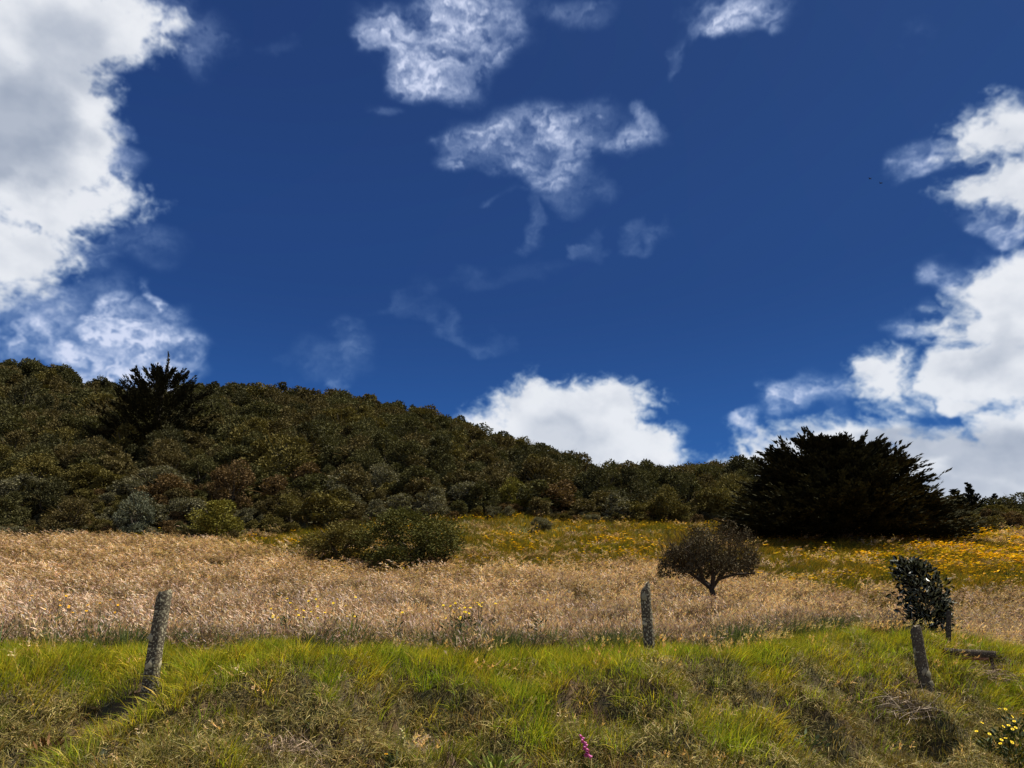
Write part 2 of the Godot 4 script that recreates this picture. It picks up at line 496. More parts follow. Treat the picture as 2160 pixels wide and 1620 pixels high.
# leafy crown of a unit-sized bush or tree: foot of the crown at y 0, top at 1, about 1 wide
func leafy(seed_: int, leaves: int, length: float, width: float, lobes: int, low: float, twiggy := 0.0, fat := 1.0) -> Shape:
	rng.seed = seed_
	var s := Shape.new()
	var cs := []
	for l in lobes:
		var a := TAU * l / lobes + rng.randf() * 1.5
		var y := rng.randf()
		var ring := sqrt(maxf(0.0, 1.0 - pow(absf(y - 0.35) / 0.7, 2.0))) * 0.36 * sqrt(rng.randf_range(0.15, 1.1))
		var r := rng.randf_range(0.09, 0.21) * fat
		cs.append([Vector3(cos(a) * ring, lerpf(low + r * 0.7, 1.0 - r * 0.85, y), sin(a) * ring), r])
	cs.append([Vector3(0, 0.5 + low * 0.3, 0), 0.30])
	var made := 0
	while made < leaves:
		var l: Array = cs[rng.randi() % cs.size()]
		var d := ball()
		var p: Vector3 = l[0] + d * float(l[1]) * pow(rng.randf(), 0.4) * (1.0 + 0.13 * rng.randfn()) * Vector3(1, 0.9, 1)
		if p.y < low - 0.02:
			continue
		var deep := false
		for m in cs:
			if (p - m[0]).length() < m[1] * 0.55:
				deep = true
				break
		if deep and rng.randf() < 0.8:
			continue
		made += 1
		var along := (d + ball() * 0.9 + Vector3.UP * 0.25).normalized()
		var across := along.cross(ball()).normalized()
		var k := rng.randf_range(0.7, 1.3)
		s.leaf(p, along * length * k, across * width * k, Color(0.62, 0.62, 0.62) * rng.randf_range(0.68, 1.35))
	for t in int(twiggy * 40):
		var d := (ball() + Vector3.UP * 0.6).normalized()
		var p := Vector3(0, 0.45, 0) + d * 0.3
		s.blade(p, d * rng.randf_range(0.15, 0.3), ball() * 0.05, d.cross(ball()).normalized() * 0.004, 3, Color(0.7, 0.6, 0.5), Color(0.7, 0.6, 0.5))
	return s


# stem with a few forking limbs for a unit-sized tree
func woody(seed_: int, fork: float, limbs: int, radius: float) -> Shape:
	rng.seed = seed_
	var s := Shape.new()
	var g := Color(0.8, 0.8, 0.8)
	s.tube([Vector3(0, -0.08, 0), Vector3(0.01, fork * 0.5, 0.01), Vector3(0, fork, 0)], [radius * 1.3, radius, radius * 0.85], 7, g)
	for l in limbs:
		var a := TAU * l / limbs + rng.randf()
		var out := Vector3(cos(a), 0, sin(a)) * rng.randf_range(0.18, 0.3)
		var top := rng.randf_range(0.55, 0.85)
		s.tube([Vector3(0, fork * 0.9, 0), Vector3(0, lerpf(fork, top, 0.5), 0) + out * 0.55 + ball() * 0.03, Vector3(0, top, 0) + out], [radius * 0.7, radius * 0.45, radius * 0.15], 5, g)
	return s


# plumed evergreen: limbs leave the stem, each carries boughs with flat sprays. outline(t, a) gives how far out limbs reach at height t, azimuth a
func plumed(seed_: int, tall: float, limbs: int, boughs: int, sprays: int, outline: Callable, rise: float, size: float, lift: Callable, low := 1.0, splay := 0.34, short := 0.74) -> Shape:
	rng.seed = seed_
	var s := Shape.new()
	for l in limbs:
		var t := pow((l + rng.randf()) / limbs, low)
		var a := l * 2.39996 + rng.randf_range(-0.5, 0.5)
		var reach: float = outline.call(t, a) * rng.randf_range(short, 1.08)
		var up: float = lift.call(t) * rng.randf_range(0.6, 1.4)
		var dir := Vector3(cos(a), up, sin(a)).normalized()
		var root := Vector3(0, maxf(0.1, t * tall - dir.y * reach * 0.85), 0) + Vector3(rng.randfn(), 0, rng.randfn()) * 0.02 * tall
		var sag := Vector3.UP * reach * rise * rng.randf_range(0.3, 1.2)
		for b in boughs:
			# a bough forks off the limb and keeps on outward
			var f := rng.randf_range(0.15, 0.72)
			var from := root + dir * reach * f + sag * f * f
			var far := (dir + Vector3(rng.randfn(), rng.randfn() * 0.35 + 0.12, rng.randfn()) * splay).normalized()
			var long := reach * (1.02 - f) * rng.randf_range(0.75, 1.1)
			var side := far.cross(Vector3.UP).normalized()
			var dark := rng.randf_range(0.55, 1.15)
			for k in sprays:
				var u := pow(rng.randf(), 0.75)
				var spread := long * 0.16 * (1.05 - u) + size * 0.22
				var p := from + far * long * u + Vector3.UP * long * rise * u * u + side * rng.randfn() * spread * 0.75 + Vector3.UP * rng.randfn() * spread * 0.22
				var along := (far + side * rng.randfn() * 0.4 + Vector3.UP * rng.randf_range(-0.1, 0.45)).normalized()
				var across := along.cross(Vector3.UP + ball() * 0.7).normalized()
				var q := rng.randf_range(0.6, 1.35) * size
				s.leaf(p, along * q, across * q * 0.36, Color(0.62, 0.62, 0.62) * dark * rng.randf_range(0.65, 1.35))
	return s


func dome(cx: Array) -> Callable:
	return func(t: float, a: float) -> float: return table(cx, t)


func daisy_plant(seed_: int, heads: int, tall: float, spread: float, petal: Color) -> Array:
	rng.seed = seed_
	var leaves := Shape.new()
	for k in 70:
		var a := rng.randf() * TAU
		var d := Vector3(cos(a), rng.randf_range(0.2, 1.2), sin(a)).normalized()
		var p := Vector3(cos(a), 0, sin(a)) * spread * 0.6 * rng.randf() + Vector3.UP * tall * 0.75 * rng.randf()
		leaves.leaf(p, d * rng.randf_range(0.06, 0.12), d.cross(ball()).normalized() * 0.03, Color(0.65, 0.65, 0.65) * rng.randf_range(0.5, 1.5))
	var stems := []
	var tops := []
	for k in heads:
		var a := rng.randf() * TAU
		var r := spread * sqrt(rng.randf())
		var top := Vector3(cos(a) * r, tall * rng.randf_range(0.75, 1.15), sin(a) * r)
		var st := Shape.new()
		st.tube([Vector3(cos(a) * r * 0.3, -0.03, sin(a) * r * 0.3), top * Vector3(0.7, 0.55, 0.7), top], [0.005, 0.004, 0.003], 4, Color(0.6, 0.6, 0.6), false)
		stems.append(st)
		var fl := Shape.new()
		var face := (Vector3(0, 0.8, 0.45) + ball() * 0.4).normalized()
		var e1 := face.cross(Vector3.RIGHT).normalized()
		var e2 := face.cross(e1)
		for q in 9:
			var b := TAU * q / 9.0
			var o := e1 * cos(b) + e2 * sin(b)
			fl.leaf(top + o * 0.004, (o + face * 0.15) * 0.021, o.cross(face) * 0.015, Color.WHITE * rng.randf_range(0.8, 1.0))
		fl.tube([top - face * 0.002, top + face * 0.008], [0.008, 0.005], 7, Color(0.75, 0.55, 0.3))
		tops.append(fl)
	return [leaves, stems, tops]


func add_daisies(seed_: int, x: float, d: float, heads: int, tall: float, label: String, group: String, petal := Color(0.80, 0.60, 0.015), green := Color(0.075, 0.095, 0.03), called := "yellow_daisy") -> void:
	var o := thing(called, label, "wildflower", ground(x, -d), 0.0, group)
	var made := daisy_plant(seed_, heads, tall, 0.16 + 0.02 * heads, petal)
	var gm := matte("daisy_leaf_%.3f" % green.g, green, 0.7, 0.4)
	part("foliage", made[0].mesh(gm), o)
	for k in heads:
		var st := part("stem", made[1][k].mesh(gm), o)
		part("flower", made[2][k].mesh(matte("petal_%.2f" % petal.g, petal, 0.7, 0.4)), st)


func dry_brush(seed_: int, twigs: int, wide: float, tall: float, hang: float) -> Shape:
	rng.seed = seed_
	var s := Shape.new()
	for k in twigs:
		var a := rng.randf() * TAU
		var r := wide * 0.5 * sqrt(rng.randf())
		var p := Vector3(cos(a) * r, tall * rng.randf_range(0.0, 0.9) * (1.0 - r / wide), sin(a) * r * 0.7)
		var d := (Vector3(rng.randfn(), rng.randf_range(-hang, 1.0), rng.randfn() + 0.3)).normalized() * rng.randf_range(0.15, 0.5) * (wide * 0.5 + 0.35)
		s.blade(p, d, ball() * d.length() * 0.45 + Vector3.DOWN * hang * d.length() * 0.5, d.cross(ball()).normalized() * rng.randf_range(0.002, 0.006), 4, Color(0.7, 0.65, 0.6) * rng.randf_range(0.4, 1.3), Color(0.7, 0.65, 0.6) * rng.randf_range(0.6, 1.4))
	return s


# ---------------------------------------------------------------- terrain
func build_terrain() -> void:
	var xs := PackedFloat32Array()
	var x := -13.0
	while x <= 17.0:
		xs.append(x)
		x += 0.16
	var step := 0.3
	while x < 700.0:
		xs.append(x)
		step *= 1.12
		x += minf(step, 60.0)
	x = -13.16
	step = 0.3
	var left := PackedFloat32Array()
	while x > -700.0:
		left.append(x)
		step *= 1.12
		x -= minf(step, 60.0)
	left.reverse()
	left.append_array(xs)
	xs = left
	var ds := PackedFloat32Array([-700.0, -200.0, -60.0, -20.0, -5.0, 2.0, 4.0, 5.0])
	var d := 5.6
	while d < 18.0:
		ds.append(d)
		d += 0.15
	step = 0.2
	while d < 900.0:
		ds.append(d)
		step = minf(step * 1.03, 3.0) if d < 260.0 else step * 1.3
		d += step
	var v := PackedVector3Array()
	var c := PackedColorArray()
	for r in ds.size():
		for k in xs.size():
			var px := xs[k]
			var dd := ds[r]
			v.append(Vector3(px, height(px, -dd), -dd))
			var m := meadow(px, dd)
			var n := patch.get_noise_2d(px * 9.0, dd * 9.0)
			var col := Color(0.20, 0.145, 0.075).lerp(Color(0.11, 0.095, 0.028), m)
			if bank_distance(px, dd) < 11.5:
				col = Color(0.055, 0.046, 0.022).lerp(Color(0.075, 0.054, 0.034), smoothstep(-0.1, 0.4, n))
			if bank_distance(px, dd) < 6.6:
				col = Color(0.16, 0.125, 0.085)
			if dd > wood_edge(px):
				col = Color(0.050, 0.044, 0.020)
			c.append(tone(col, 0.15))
	var w := xs.size()
	var nn := PackedVector3Array()
	nn.resize(v.size())
	for r in ds.size():
		for k in w:
			var a := v[r * w + maxi(k - 1, 0)]
			var b := v[r * w + mini(k + 1, w - 1)]
			var p := v[maxi(r - 1, 0) * w + k]
			var q := v[mini(r + 1, ds.size() - 1) * w + k]
			nn[r * w + k] = (b - a).cross(q - p).normalized()
	var idx := PackedInt32Array()
	for r in ds.size() - 1:
		for k in w - 1:
			var a := r * w + k
			idx.append_array([a, a + w, a + 1, a + 1, a + w, a + w + 1])
	var arr := []
	arr.resize(Mesh.ARRAY_MAX)
	arr[Mesh.ARRAY_VERTEX] = v
	arr[Mesh.ARRAY_NORMAL] = nn
	arr[Mesh.ARRAY_COLOR] = c
	arr[Mesh.ARRAY_INDEX] = idx
	var me := ArrayMesh.new()
	me.add_surface_from_arrays(Mesh.PRIMITIVE_TRIANGLES, arr)
	me.surface_set_material(0, matte("soil_and_thatch", Color.WHITE, 0.95))
	var o := part("terrain", me, self)
	o.set_meta("kind", "structure")
	tag(o, "sloping ground of the roadside bank, hay field and hill", "ground")


func turned(up: Vector3, turn: float, sx: float, sy: float) -> Basis:
	var e := up.cross(Vector3(cos(turn), 0, sin(turn))).normalized()
	return Basis(e * sx, up * sy, e.cross(up) * sx)


# ---------------------------------------------------------------- grass cover
func build_bank_grass() -> void:
	var wind := Vector3(-0.35, 0, 0.1)
	rng.seed = 11
	var lush := [Color(0.48, 0.52, 0.05), Color(0.36, 0.43, 0.045), Color(0.58, 0.61, 0.065), Color(0.19, 0.22, 0.03), Color(0.60, 0.54, 0.17), Color(0.54, 0.52, 0.055)]
	var olive := [Color(0.24, 0.225, 0.04), Color(0.30, 0.26, 0.06), Color(0.10, 0.10, 0.02), Color(0.46, 0.37, 0.16), Color(0.18, 0.17, 0.035), Color(0.27, 0.275, 0.04)]
	var dead := [Color(0.44, 0.36, 0.18), Color(0.26, 0.205, 0.085), Color(0.10, 0.08, 0.035), Color(0.54, 0.45, 0.26), Color(0.22, 0.20, 0.05), Color(0.16, 0.15, 0.035)]
	var gm := matte("grass_blade", Color.WHITE, 0.6, 0.8, 0.3)
	var kinds := []
	for k in 4:
		kinds.append(tuft(32, 0.12, 0.27, 0.0105, wind * (0.6 + 0.3 * k), 1.0, lush).mesh(gm))
	for k in 4:
		kinds.append(tuft(26, 0.13, 0.20, 0.0105, wind * 0.5 * k, 1.2, olive).mesh(gm))
	for k in 4:
		kinds.append(tuft(24, 0.14, 0.24, 0.010, wind * 0.3 * k + Vector3(0, -0.15, 0.25), 1.5, dead).mesh(gm))
	for k in 2:
		kinds.append(hay_tuft(4, 0.14, 0.46, 0.005, wind * 1.6, [Color(0.55, 0.45, 0.2)], [Color(0.72, 0.58, 0.38), Color(0.62, 0.46, 0.28)]).mesh(gm))
	for k in 3:
		kinds.append(thatch(46, 0.17, dead).mesh(gm))
	var lists := []
	for k in kinds.size():
		lists.append(PackedFloat32Array())
	var gap := 0.10
	var d := 7.0
	while d < 20.0:
		var x := -15.0
		while x < 18.0:
			var px := x + rng.randf_range(-0.5, 0.5) * gap
			var pd := d + rng.randf_range(-0.5, 0.5) * gap
			x += gap
			var de := bank_distance(px, pd)
			if de < 6.3 or not in_view(px, pd, 1.5):
				continue
			var fringe := 11.6 + 1.7 * patch.get_noise_2d(px * 14.0, 7.0) + 1.2 * smoothstep(3.5, 8.0, px)
			if de > fringe + rng.randfn() * 0.35:
				continue
			if pd < 7.8 and px > -3.0:
				continue
			if Vector2(px + 4.52, pd - 9.85).length() < 0.28 or Vector2(px - 2.0, pd - 11.28).length() < 0.28 or Vector2(px - 6.28, pd - 12.0).length() < 0.26:
				continue
			var n := patch.get_noise_2d(px * 16.0, pd * 16.0)
			var n2 := patch.get_noise_2d(px * 45.0 + 50.0, pd * 45.0)
			var high := smoothstep(8.3, 10.0, de + n * 2.0) * (1.0 - 0.35 * smoothstep(3.0, 6.5, px))
			var hollow := 0.0
			for w in HOLLOWS:
				hollow = maxf(hollow, 1.0 - Vector2(px - w[0], pd - w[1]).length() / (w[2] * 1.25))
			var r := rng.randf()
			var kind := 0
			if r < high * 0.95:
				kind = rng.randi() % 4
			elif rng.randf() < 0.52 + 0.2 * smoothstep(8.0, 9.6, de) + n * 0.8:
				kind = 4 + rng.randi() % 4
			else:
				kind = 8 + rng.randi() % 4
			if hollow > 0.1 and rng.randf() < 0.75:
				if rng.randf() < hollow * 0.45:
					continue
				kind = 8 + rng.randi() % 4
			if px > 3.0 and rng.randf() < 0.22 * smoothstep(10.0, 12.0, de):
				kind = 12 + rng.randi() % 2
			elif rng.randf() < 0.012 + 0.05 * maxf(0.0, n2):
				kind = 12 + rng.randi() % 2
			var up := (Vector3.UP + slope(px, -pd) * 0.7 + Vector3(n2, 0, 0) * 0.35).normalized()
			var sc := rng.randf_range(0.75, 1.2) * (1.0 + 0.25 * n)
			if rng.randf() < maxf(0.6 - 0.62 * high, minf(hollow, 0.5)):
				put(lists[14 + rng.randi() % 3], turned((slope(px, -pd) + Vector3.UP * 0.2).normalized(), rng.randf() * TAU, 1.0, 1.0), ground(px, -pd), Color(0.95, 0.93, 0.66) * rng.randf_range(0.45, 1.05))
			var dry := clampf(0.5 + n2 * 1.4, 0.0, 1.0)
			var col := Color(0.82, 0.9, 0.8).lerp(Color(1.2, 1.02, 0.9), dry) * rng.randf_range(0.55, 1.2)
			put(lists[kind], turned(up, rng.randf_range(-0.5, 0.5), sc, sc), ground(px, -pd) + Vector3.DOWN * 0.015, col)
		d += gap
	var o := stuff("bank_grass", "green and straw coloured grass covering the roadside bank", "grass")
	var names := ["lush_grass", "lush_grass", "lush_grass", "lush_grass", "olive_grass", "olive_grass", "olive_grass", "olive_grass", "dead_grass", "dead_grass", "dead_grass", "dead_grass", "seed_grass", "seed_grass", "thatch", "thatch", "thatch"]
	for k in kinds.size():
		scatter(names[k], kinds[k], lists[k], o)


func build_field_grass() -> void:
	rng.seed = 21
	var wind := Vector3(-0.22, 0, 0.05)
	var gm := matte("grass_blade", Color.WHITE)
	var stems := [Color(0.25, 0.20, 0.09), Color(0.34, 0.27, 0.13), Color(0.14, 0.125, 0.045)]
	var heads := [Color(0.46, 0.325, 0.245), Color(0.55, 0.415, 0.32), Color(0.28, 0.19, 0.15), Color(0.60, 0.49, 0.39), Color(0.15, 0.105, 0.09)]
	var kinds := []
	for k in 5:
		kinds.append(hay_tuft(11, 0.17, 0.60, 0.0072, wind * (0.6 + 0.8 * k), stems, heads).mesh(gm))
	var green := [Color(0.20, 0.165, 0.025), Color(0.12, 0.12, 0.018), Color(0.27, 0.20, 0.030), Color(0.33, 0.225, 0.035), Color(0.08, 0.085, 0.018)]
	for k in 3:
		kinds.append(tuft(40, 0.2, 0.42, 0.012, wind * 0.5, 0.5, green).mesh(gm))
	# golden flower heads over green stems
	for k in 2:
		var s := tuft(26, 0.2, 0.42, 0.012, wind * 0.4, 0.5, green)
		for q in 13:
			var a := rng.randf() * TAU
			var r := 0.22 * sqrt(rng.randf())
			var face := (Vector3.UP + ball() * 0.6).normalized()
			var e := face.cross(ball()).normalized()
			s.leaf(Vector3(cos(a) * r, rng.randf_range(0.3, 0.5), sin(a) * r), e * 0.06, e.cross(face) * 0.06, tone(Color(0.52, 0.29, 0.012), 0.35))
		kinds.append(s.mesh(gm))
	# dark leafy weeds along the crest of the bank
	for k in 2:
		kinds.append(tuft(34, 0.18, 0.66, 0.020, Vector3.ZERO, 0.6, [Color(0.10, 0.13, 0.045), Color(0.06, 0.085, 0.03), Color(0.16, 0.19, 0.07)], 3).mesh(gm))
	# long pale arching stalks
	kinds.append(hay_tuft(8, 0.16, 0.74, 0.0075, wind * 3.0, [Color(0.60, 0.49, 0.29), Color(0.52, 0.40, 0.22)], [Color(0.68, 0.56, 0.40), Color(0.62, 0.48, 0.34)]).mesh(gm))
	var lists := []
	for k in kinds.size():
		lists.append(PackedFloat32Array())
	var d := 10.0
	while d < 84.0:
		var gap := clampf(0.115 + (d - 14.0) * 0.0085, 0.125, 0.52)
		var x := -(0.77 * d + 3.0)
		while x < 0.77 * d + 3.0:
			var px := x + rng.randf_range(-0.5, 0.5) * gap
			var pd := d + rng.randf_range(-0.5, 0.5) * gap
			x += gap
			var de := bank_distance(px, pd)
			var fringe := 11.5 + 1.7 * patch.get_noise_2d(px * 14.0, 7.0) + 1.2 * smoothstep(3.5, 8.0, px)
			if de < fringe + rng.randfn() * 0.3 or pd > wood_edge(px) + 2.0 or rng.randf() < 0.25 * smoothstep(0.0, 0.4, patch.get_noise_2d(px * 60.0, pd * 60.0)):
				continue
			var sx := clampf(gap / 0.13, 1.0, 3.2) * rng.randf_range(0.85, 1.2)
			var sy := rng.randf_range(0.75, 1.15)
			var m := meadow(px, pd)
			var n := patch.get_noise_2d(px * 3.0 + 90.0, pd * 6.0)
			var n3 := patch.get_noise_2d(px * 22.0 + 20.0, pd * 30.0)
			var n4 := patch.get_noise_2d(px * 30.0 / (1.0 + pd * 0.02) + 500.0, pd * 42.0 / (1.0 + pd * 0.02))
			sy *= 1.0 + 0.55 * n4
			var kind := rng.randi() % 5
			if rng.randf() < 0.16 + 0.3 * n3:
				kind = 12
			var col := Color(1.0, 0.95, 0.96).lerp(Color(0.76, 0.74, 0.82), clampf(0.45 - n * 1.5, 0.0, 1.0))
			col = col.lerp(Color(1.04, 0.92, 0.76), smoothstep(24.0, 40.0, pd) * 0.45)
			if rng.randf() < m * 0.96:
				kind = 5 + rng.randi() % 3
				var gold := 0.02 + 0.62 * smoothstep(18.0, 36.0, px) * smoothstep(-0.5, 0.1, n) + 0.16 * smoothstep(0.05, 0.35, n)
				if rng.randf() < gold:
					kind = 8 + rng.randi() % 2
				col = Color(1.45, 1.38, 1.15).lerp(Color(0.85, 1.0, 0.9), smoothstep(0.0, 0.35, patch.get_noise_2d(px * 5.0 + 800.0, pd * 11.0)))
			elif de < 14.5 + 2.0 * n3 and px < 8.0 and rng.randf() < (0.12 + smoothstep(-0.05, 0.25, n3)) * (1.0 - smoothstep(12.0, 15.0, de)) :
				kind = 10 + rng.randi() % 2
				col = Color.WHITE
			elif rng.randf() < 0.08 + 0.5 * smoothstep(0.08, 0.35, patch.get_noise_2d(px * 7.0 + 40.0, pd * 12.0)):
				kind = 5 + rng.randi() % 3
			if de < 14.0:
				sy *= 0.8
			put(lists[kind], turned((Vector3.UP + Vector3(n3 * 0.5, 0, n4 * 0.4)).normalized(), rng.randf_range(-0.6, 0.6), sx, sy), ground(px, -pd) + Vector3.DOWN * 0.02, col * rng.randf_range(0.6, 1.15) * (1.0 + 0.5 * n4))
		d += gap
	var o := stuff("hay_field_grass", "tall dry tan hay covering the sloping field, greener higher up", "grass")
	var names := ["hay", "hay", "hay", "hay", "hay", "meadow_grass", "meadow_grass", "meadow_grass", "golden_flowers", "golden_flowers", "dark_weeds", "dark_weeds", "long_stalks"]
	for k in kinds.size():
		scatter(names[k], kinds[k], lists[k], o)


# ---------------------------------------------------------------- trees
var crowns := []
var woods := []
const KINDS := {
	"dark evergreen": Color(0.109, 0.107, 0.046),
	"olive green": Color(0.160, 0.138, 0.046),
	"grey green": Color(0.190, 0.182, 0.112),
	"russet brown": Color(0.170, 0.116, 0.056),
	"yellow green": Color(0.205, 0.190, 0.042),
	"near black green": Color(0.078, 0.077, 0.038),
	"blue grey": Color(0.154, 0.170, 0.118),
	"moss green": Color(0.107, 0.110, 0.035),
	"brown green": Color(0.138, 0.115, 0.051)}


func foliage_material(kind: String) -> StandardMaterial3D:
	return matte("foliage_" + kind, KINDS[kind] * 1.1, 0.85, 0.5, 0.12)


func bark() -> StandardMaterial3D:
	return matte("bark", Color(0.10, 0.085, 0.065), 0.9)


func leafy_tree(called: String, label: String, category: String, group: String, kind: String, x: float, d: float, w: float, h: float, crown: Mesh, wood: Mesh, turn := 0.0) -> Node3D:
	var o := thing(called, label, category, ground(x, -d) + Vector3.DOWN * 0.05, turn, group)
	part("trunk", wood, o, bark()).scale = Vector3(w, h, w)
	part("crown", crown, o, foliage_material(kind)).scale = Vector3(w, h, w)
	return o


func build_trees() -> void:
	var plain := matte("foliage_shared", Color.WHITE, 0.85, 0.5, 0.12)
	for k in 6:
		crowns.append(leafy(100 + k, 8000, 0.040, 0.025, 14 + 4 * (k % 3), 0.0, 2.0, 0.9).mesh(plain))
		woods.append(woody(200 + k, 0.22, 4, 0.03).mesh(plain))
	# trees and bushes that stand out: name, label, category, kind, x, distance, width, height
	var own := [
		["round_bush", "round grey green bush standing alone at the meadow's upper edge", "bush", "grey green", -7.7, 69.0, 4.3, 3.2],
		["small_tree", "bright yellow green rounded tree in the dark wood edge above the meadow", "tree", "yellow green", 0.3, 76.0, 4.0, 3.8],
		["roadside_bush", "moss green domed bush at the hay's upper edge, left of the yellow patch", "bush", "yellow green", -24.0, 60.0, 4.6, 3.7],
		["silvery_shrub", "blue grey shrub at the hay's edge, beside the moss green bush", "shrub", "blue grey", -31.9, 62.0, 3.4, 4.0],
		["dark_bush", "near black shrub with a shadowy hollow, at the left of the wood", "bush", "near black green", -42.9, 67.0, 4.8, 4.2],
		["brown_bush", "dark brown domed bush at the hay's edge near the left side", "bush", "brown green", -37.2, 62.0, 4.6, 3.3],
		["edge_bush", "dark bush cut by the left edge of the picture above the hay", "bush", "dark evergreen", -43.8, 63.0, 3.8, 3.9],
		["russet_bush", "reddish brown domed shrub halfway up the scrub below the conifer", "shrub", "russet brown", -27.1, 70.0, 5.4, 5.4],
		["broad_tree", "wide olive tree with a flat dome to the right of the conifer", "tree", "olive green", -27.1, 83.0, 8.4, 7.4],
		["olive_bush", "olive brown bush beside the yellow patch at the meadow's left end", "bush", "olive green", -19.9, 66.0, 4.3, 3.3],
		["skyline_tree", "dark tree at the foot of the ridge, under the round white cloud", "tree", "dark evergreen", 10.1, 90.0, 4.6, 5.4],
		["skyline_tree", "dark tree on the skyline, second from the foot of the ridge", "tree", "brown green", 14.5, 88.0, 4.6, 5.0],
		["skyline_tree", "round topped tree on the skyline midway between ridge and cypress", "tree", "dark evergreen", 20.5, 86.0, 5.8, 5.6],
		["skyline_tree", "round topped olive tree on the skyline nearest the great cypress", "tree", "olive green", 25.6, 84.0, 5.8, 5.6],
		["wide_bush", "wide dark bush below the skyline trees, above the meadow", "bush", "near black green", 16.3, 80.0, 7.0, 3.6],
		["wide_bush", "dark bush at the left of the wide dark bush above the meadow", "bush", "dark evergreen", 10.5, 80.0, 4.6, 3.4],
		["wide_bush", "brown green bush between the wide dark bush and the cypress", "bush", "brown green", 21.2, 79.0, 5.0, 3.3],
		["wide_bush", "bush half hidden behind the left side of the great cypress", "bush", "olive green", 26.5, 80.0, 5.4, 4.4],
		["hedge_bush", "low olive bush right of the great cypress at the picture's edge", "bush", "olive green", 55.5, 84.0, 7.0, 2.4],
		["heath_bush", "small grey heath bush alone in the upper meadow", "bush", "grey green", 2.6, 66.0, 2.2, 1.5],
		["hill_tree", "big dark tree standing proud near the top of the hill at far left", "tree", "near black green", -84.0, 120.0, 9.5, 12.0]]
	var taken := []
	for k in own.size():
		var t: Array = own[k]
		leafy_tree(t[0], t[1], t[2], "", t[3], t[4], t[5], t[6], t[7], crowns[k % 6], woods[k % 6], k * 1.3)
		taken.append(Vector3(t[4], t[5], t[6]))
	taken.append(Vector3(26.6, 60.0, 20.0))
	taken.append(Vector3(-51.0, 100.0, 7.0))
	# the two bushes standing in the hay, with finer leaves
	var fine := leafy(301, 19000, 0.028, 0.018, 16, -0.08, 0.8, 1.45).mesh(plain)
	leafy_tree("hay_bush", "large dark green bush standing in the middle of the hay field", "bush", "", "moss green", -5.7, 42.0, 6.2, 3.5, fine, woods[0])
	leafy_tree("hay_bush", "smaller olive bush touching the large dark bush in the hay", "bush", "", "olive green", -10.3, 44.5, 4.9, 2.8, leafy(302, 12000, 0.034, 0.019, 13, -0.08, 1.0, 1.4).mesh(plain), woods[1])
	# the wood on the hill
	rng.seed = 41
	var spots := []
	var d := 60.0
	while d < 215.0:
		var gap := 2.5 if d < 76.0 else (3.0 if d < 112.0 else 3.8)
		var x := -0.8 * d - 6.0
		while x < 0.8 * d + 6.0:
			var px := x + rng.randf_range(-0.45, 0.45) * gap
			var pd := d + rng.randf_range(-0.45, 0.45) * gap
			x += gap
			if pd < wood_edge(px) or pd > table(RIDGE, px, 1) + 9.0 or (px > 33.0 and pd < 92.0 and rng.randf() < 0.35):
				continue
			var free := true
			for t in taken:
				if Vector2(px - t.x, pd - t.y).length() < t.z * 0.5 + 0.7:
					free = false
					break
			if not free:
				continue
			var n := patch.get_noise_2d(px * 1.5, pd * 1.5)
			var up := smoothstep(60.0, 105.0, pd)
			var h := lerpf(2.0, 5.4, up) * (0.55 + 0.95 * pow(rng.randf(), 1.6)) * (1.0 - 0.3 * smoothstep(30.0, 50.0, px))
			if px > 33.0 and pd < 92.0:
				h = rng.randf_range(1.1, 1.9)
			var w := h * rng.randf_range(0.95, 1.35) if up > 0.4 else h * rng.randf_range(1.1, 1.7)
			var pick := rng.randf() * 0.75 + 0.12 + n * 1.3
			var kind := "dark evergreen"
			if up < 0.45:
				kind = "olive green" if pick < 0.25 else ("grey green" if pick < 0.55 else ("brown green" if pick < 0.75 else ("russet brown" if pick < 0.88 else "dark evergreen")))
			else:
				kind = "dark evergreen" if pick < 0.45 else ("brown green" if pick < 0.8 else ("olive green" if pick < 0.92 else "near black green"))
			spots.append([h / pd, px, pd, w, h, kind, rng.randi() % 6, rng.randf() * TAU])
		d += gap * 0.9
	spots.sort_custom(func(a, b): return a[0] > b[0])
	var far := []
	for k in 4:
		far.append(leafy(400 + k, 3200, 0.058, 0.038, 13 + 3 * k, 0.0, 0.0, 0.9).mesh(plain))
	var lists := [PackedFloat32Array(), PackedFloat32Array(), PackedFloat32Array(), PackedFloat32Array()]
	for k in spots.size():
		var s: Array = spots[k]
		if k < 280:
			var where := "low on the hill" if s[2] < 88.0 else ("halfway up the hill" if s[2] < 108.0 else "high on the hill")
			var u: float = s[1] / s[2]
			if s[2] < 76.0:
				where = "in the scrub just above the field"
			if u > 0.12:
				where = "in the tree line behind the meadow"
			elif u < -0.6:
				where += " by the left edge"
			elif u < -0.5:
				where += " left of the conifer"
			elif u < -0.4:
				where += " right of the conifer"
			elif u < -0.25:
				where += " around the olive dome tree"
			elif u < -0.08:
				where += " above the hay field bushes"
			else:
				where += " above the meadow"
			if u > 0.12:
				where += ", nearer the ridge" if u < 0.22 else ", nearer the cypress"
			var tree: bool = s[4] > 3.2
			var noun := "tree" if tree else "shrub"
			var size := "tall" if s[4] > 5.2 else ("low" if s[4] < 2.4 else "mid-sized")
			leafy_tree("hillside_" + noun, "%s %s %s %s" % [size, s[5], noun, where], noun, "%s %s %ss %s" % [size, s[5], noun, where], s[5], s[1], s[2], s[3], s[4], crowns[s[6]], woods[s[6]], s[7])
		else:
			put(lists[s[6] % 4], Basis.from_euler(Vector3(0, s[7], 0)).scaled_local(Vector3(s[3], s[4], s[3])), ground(s[1], -s[2]), KINDS[s[5]] * rng.randf_range(0.85, 1.3))
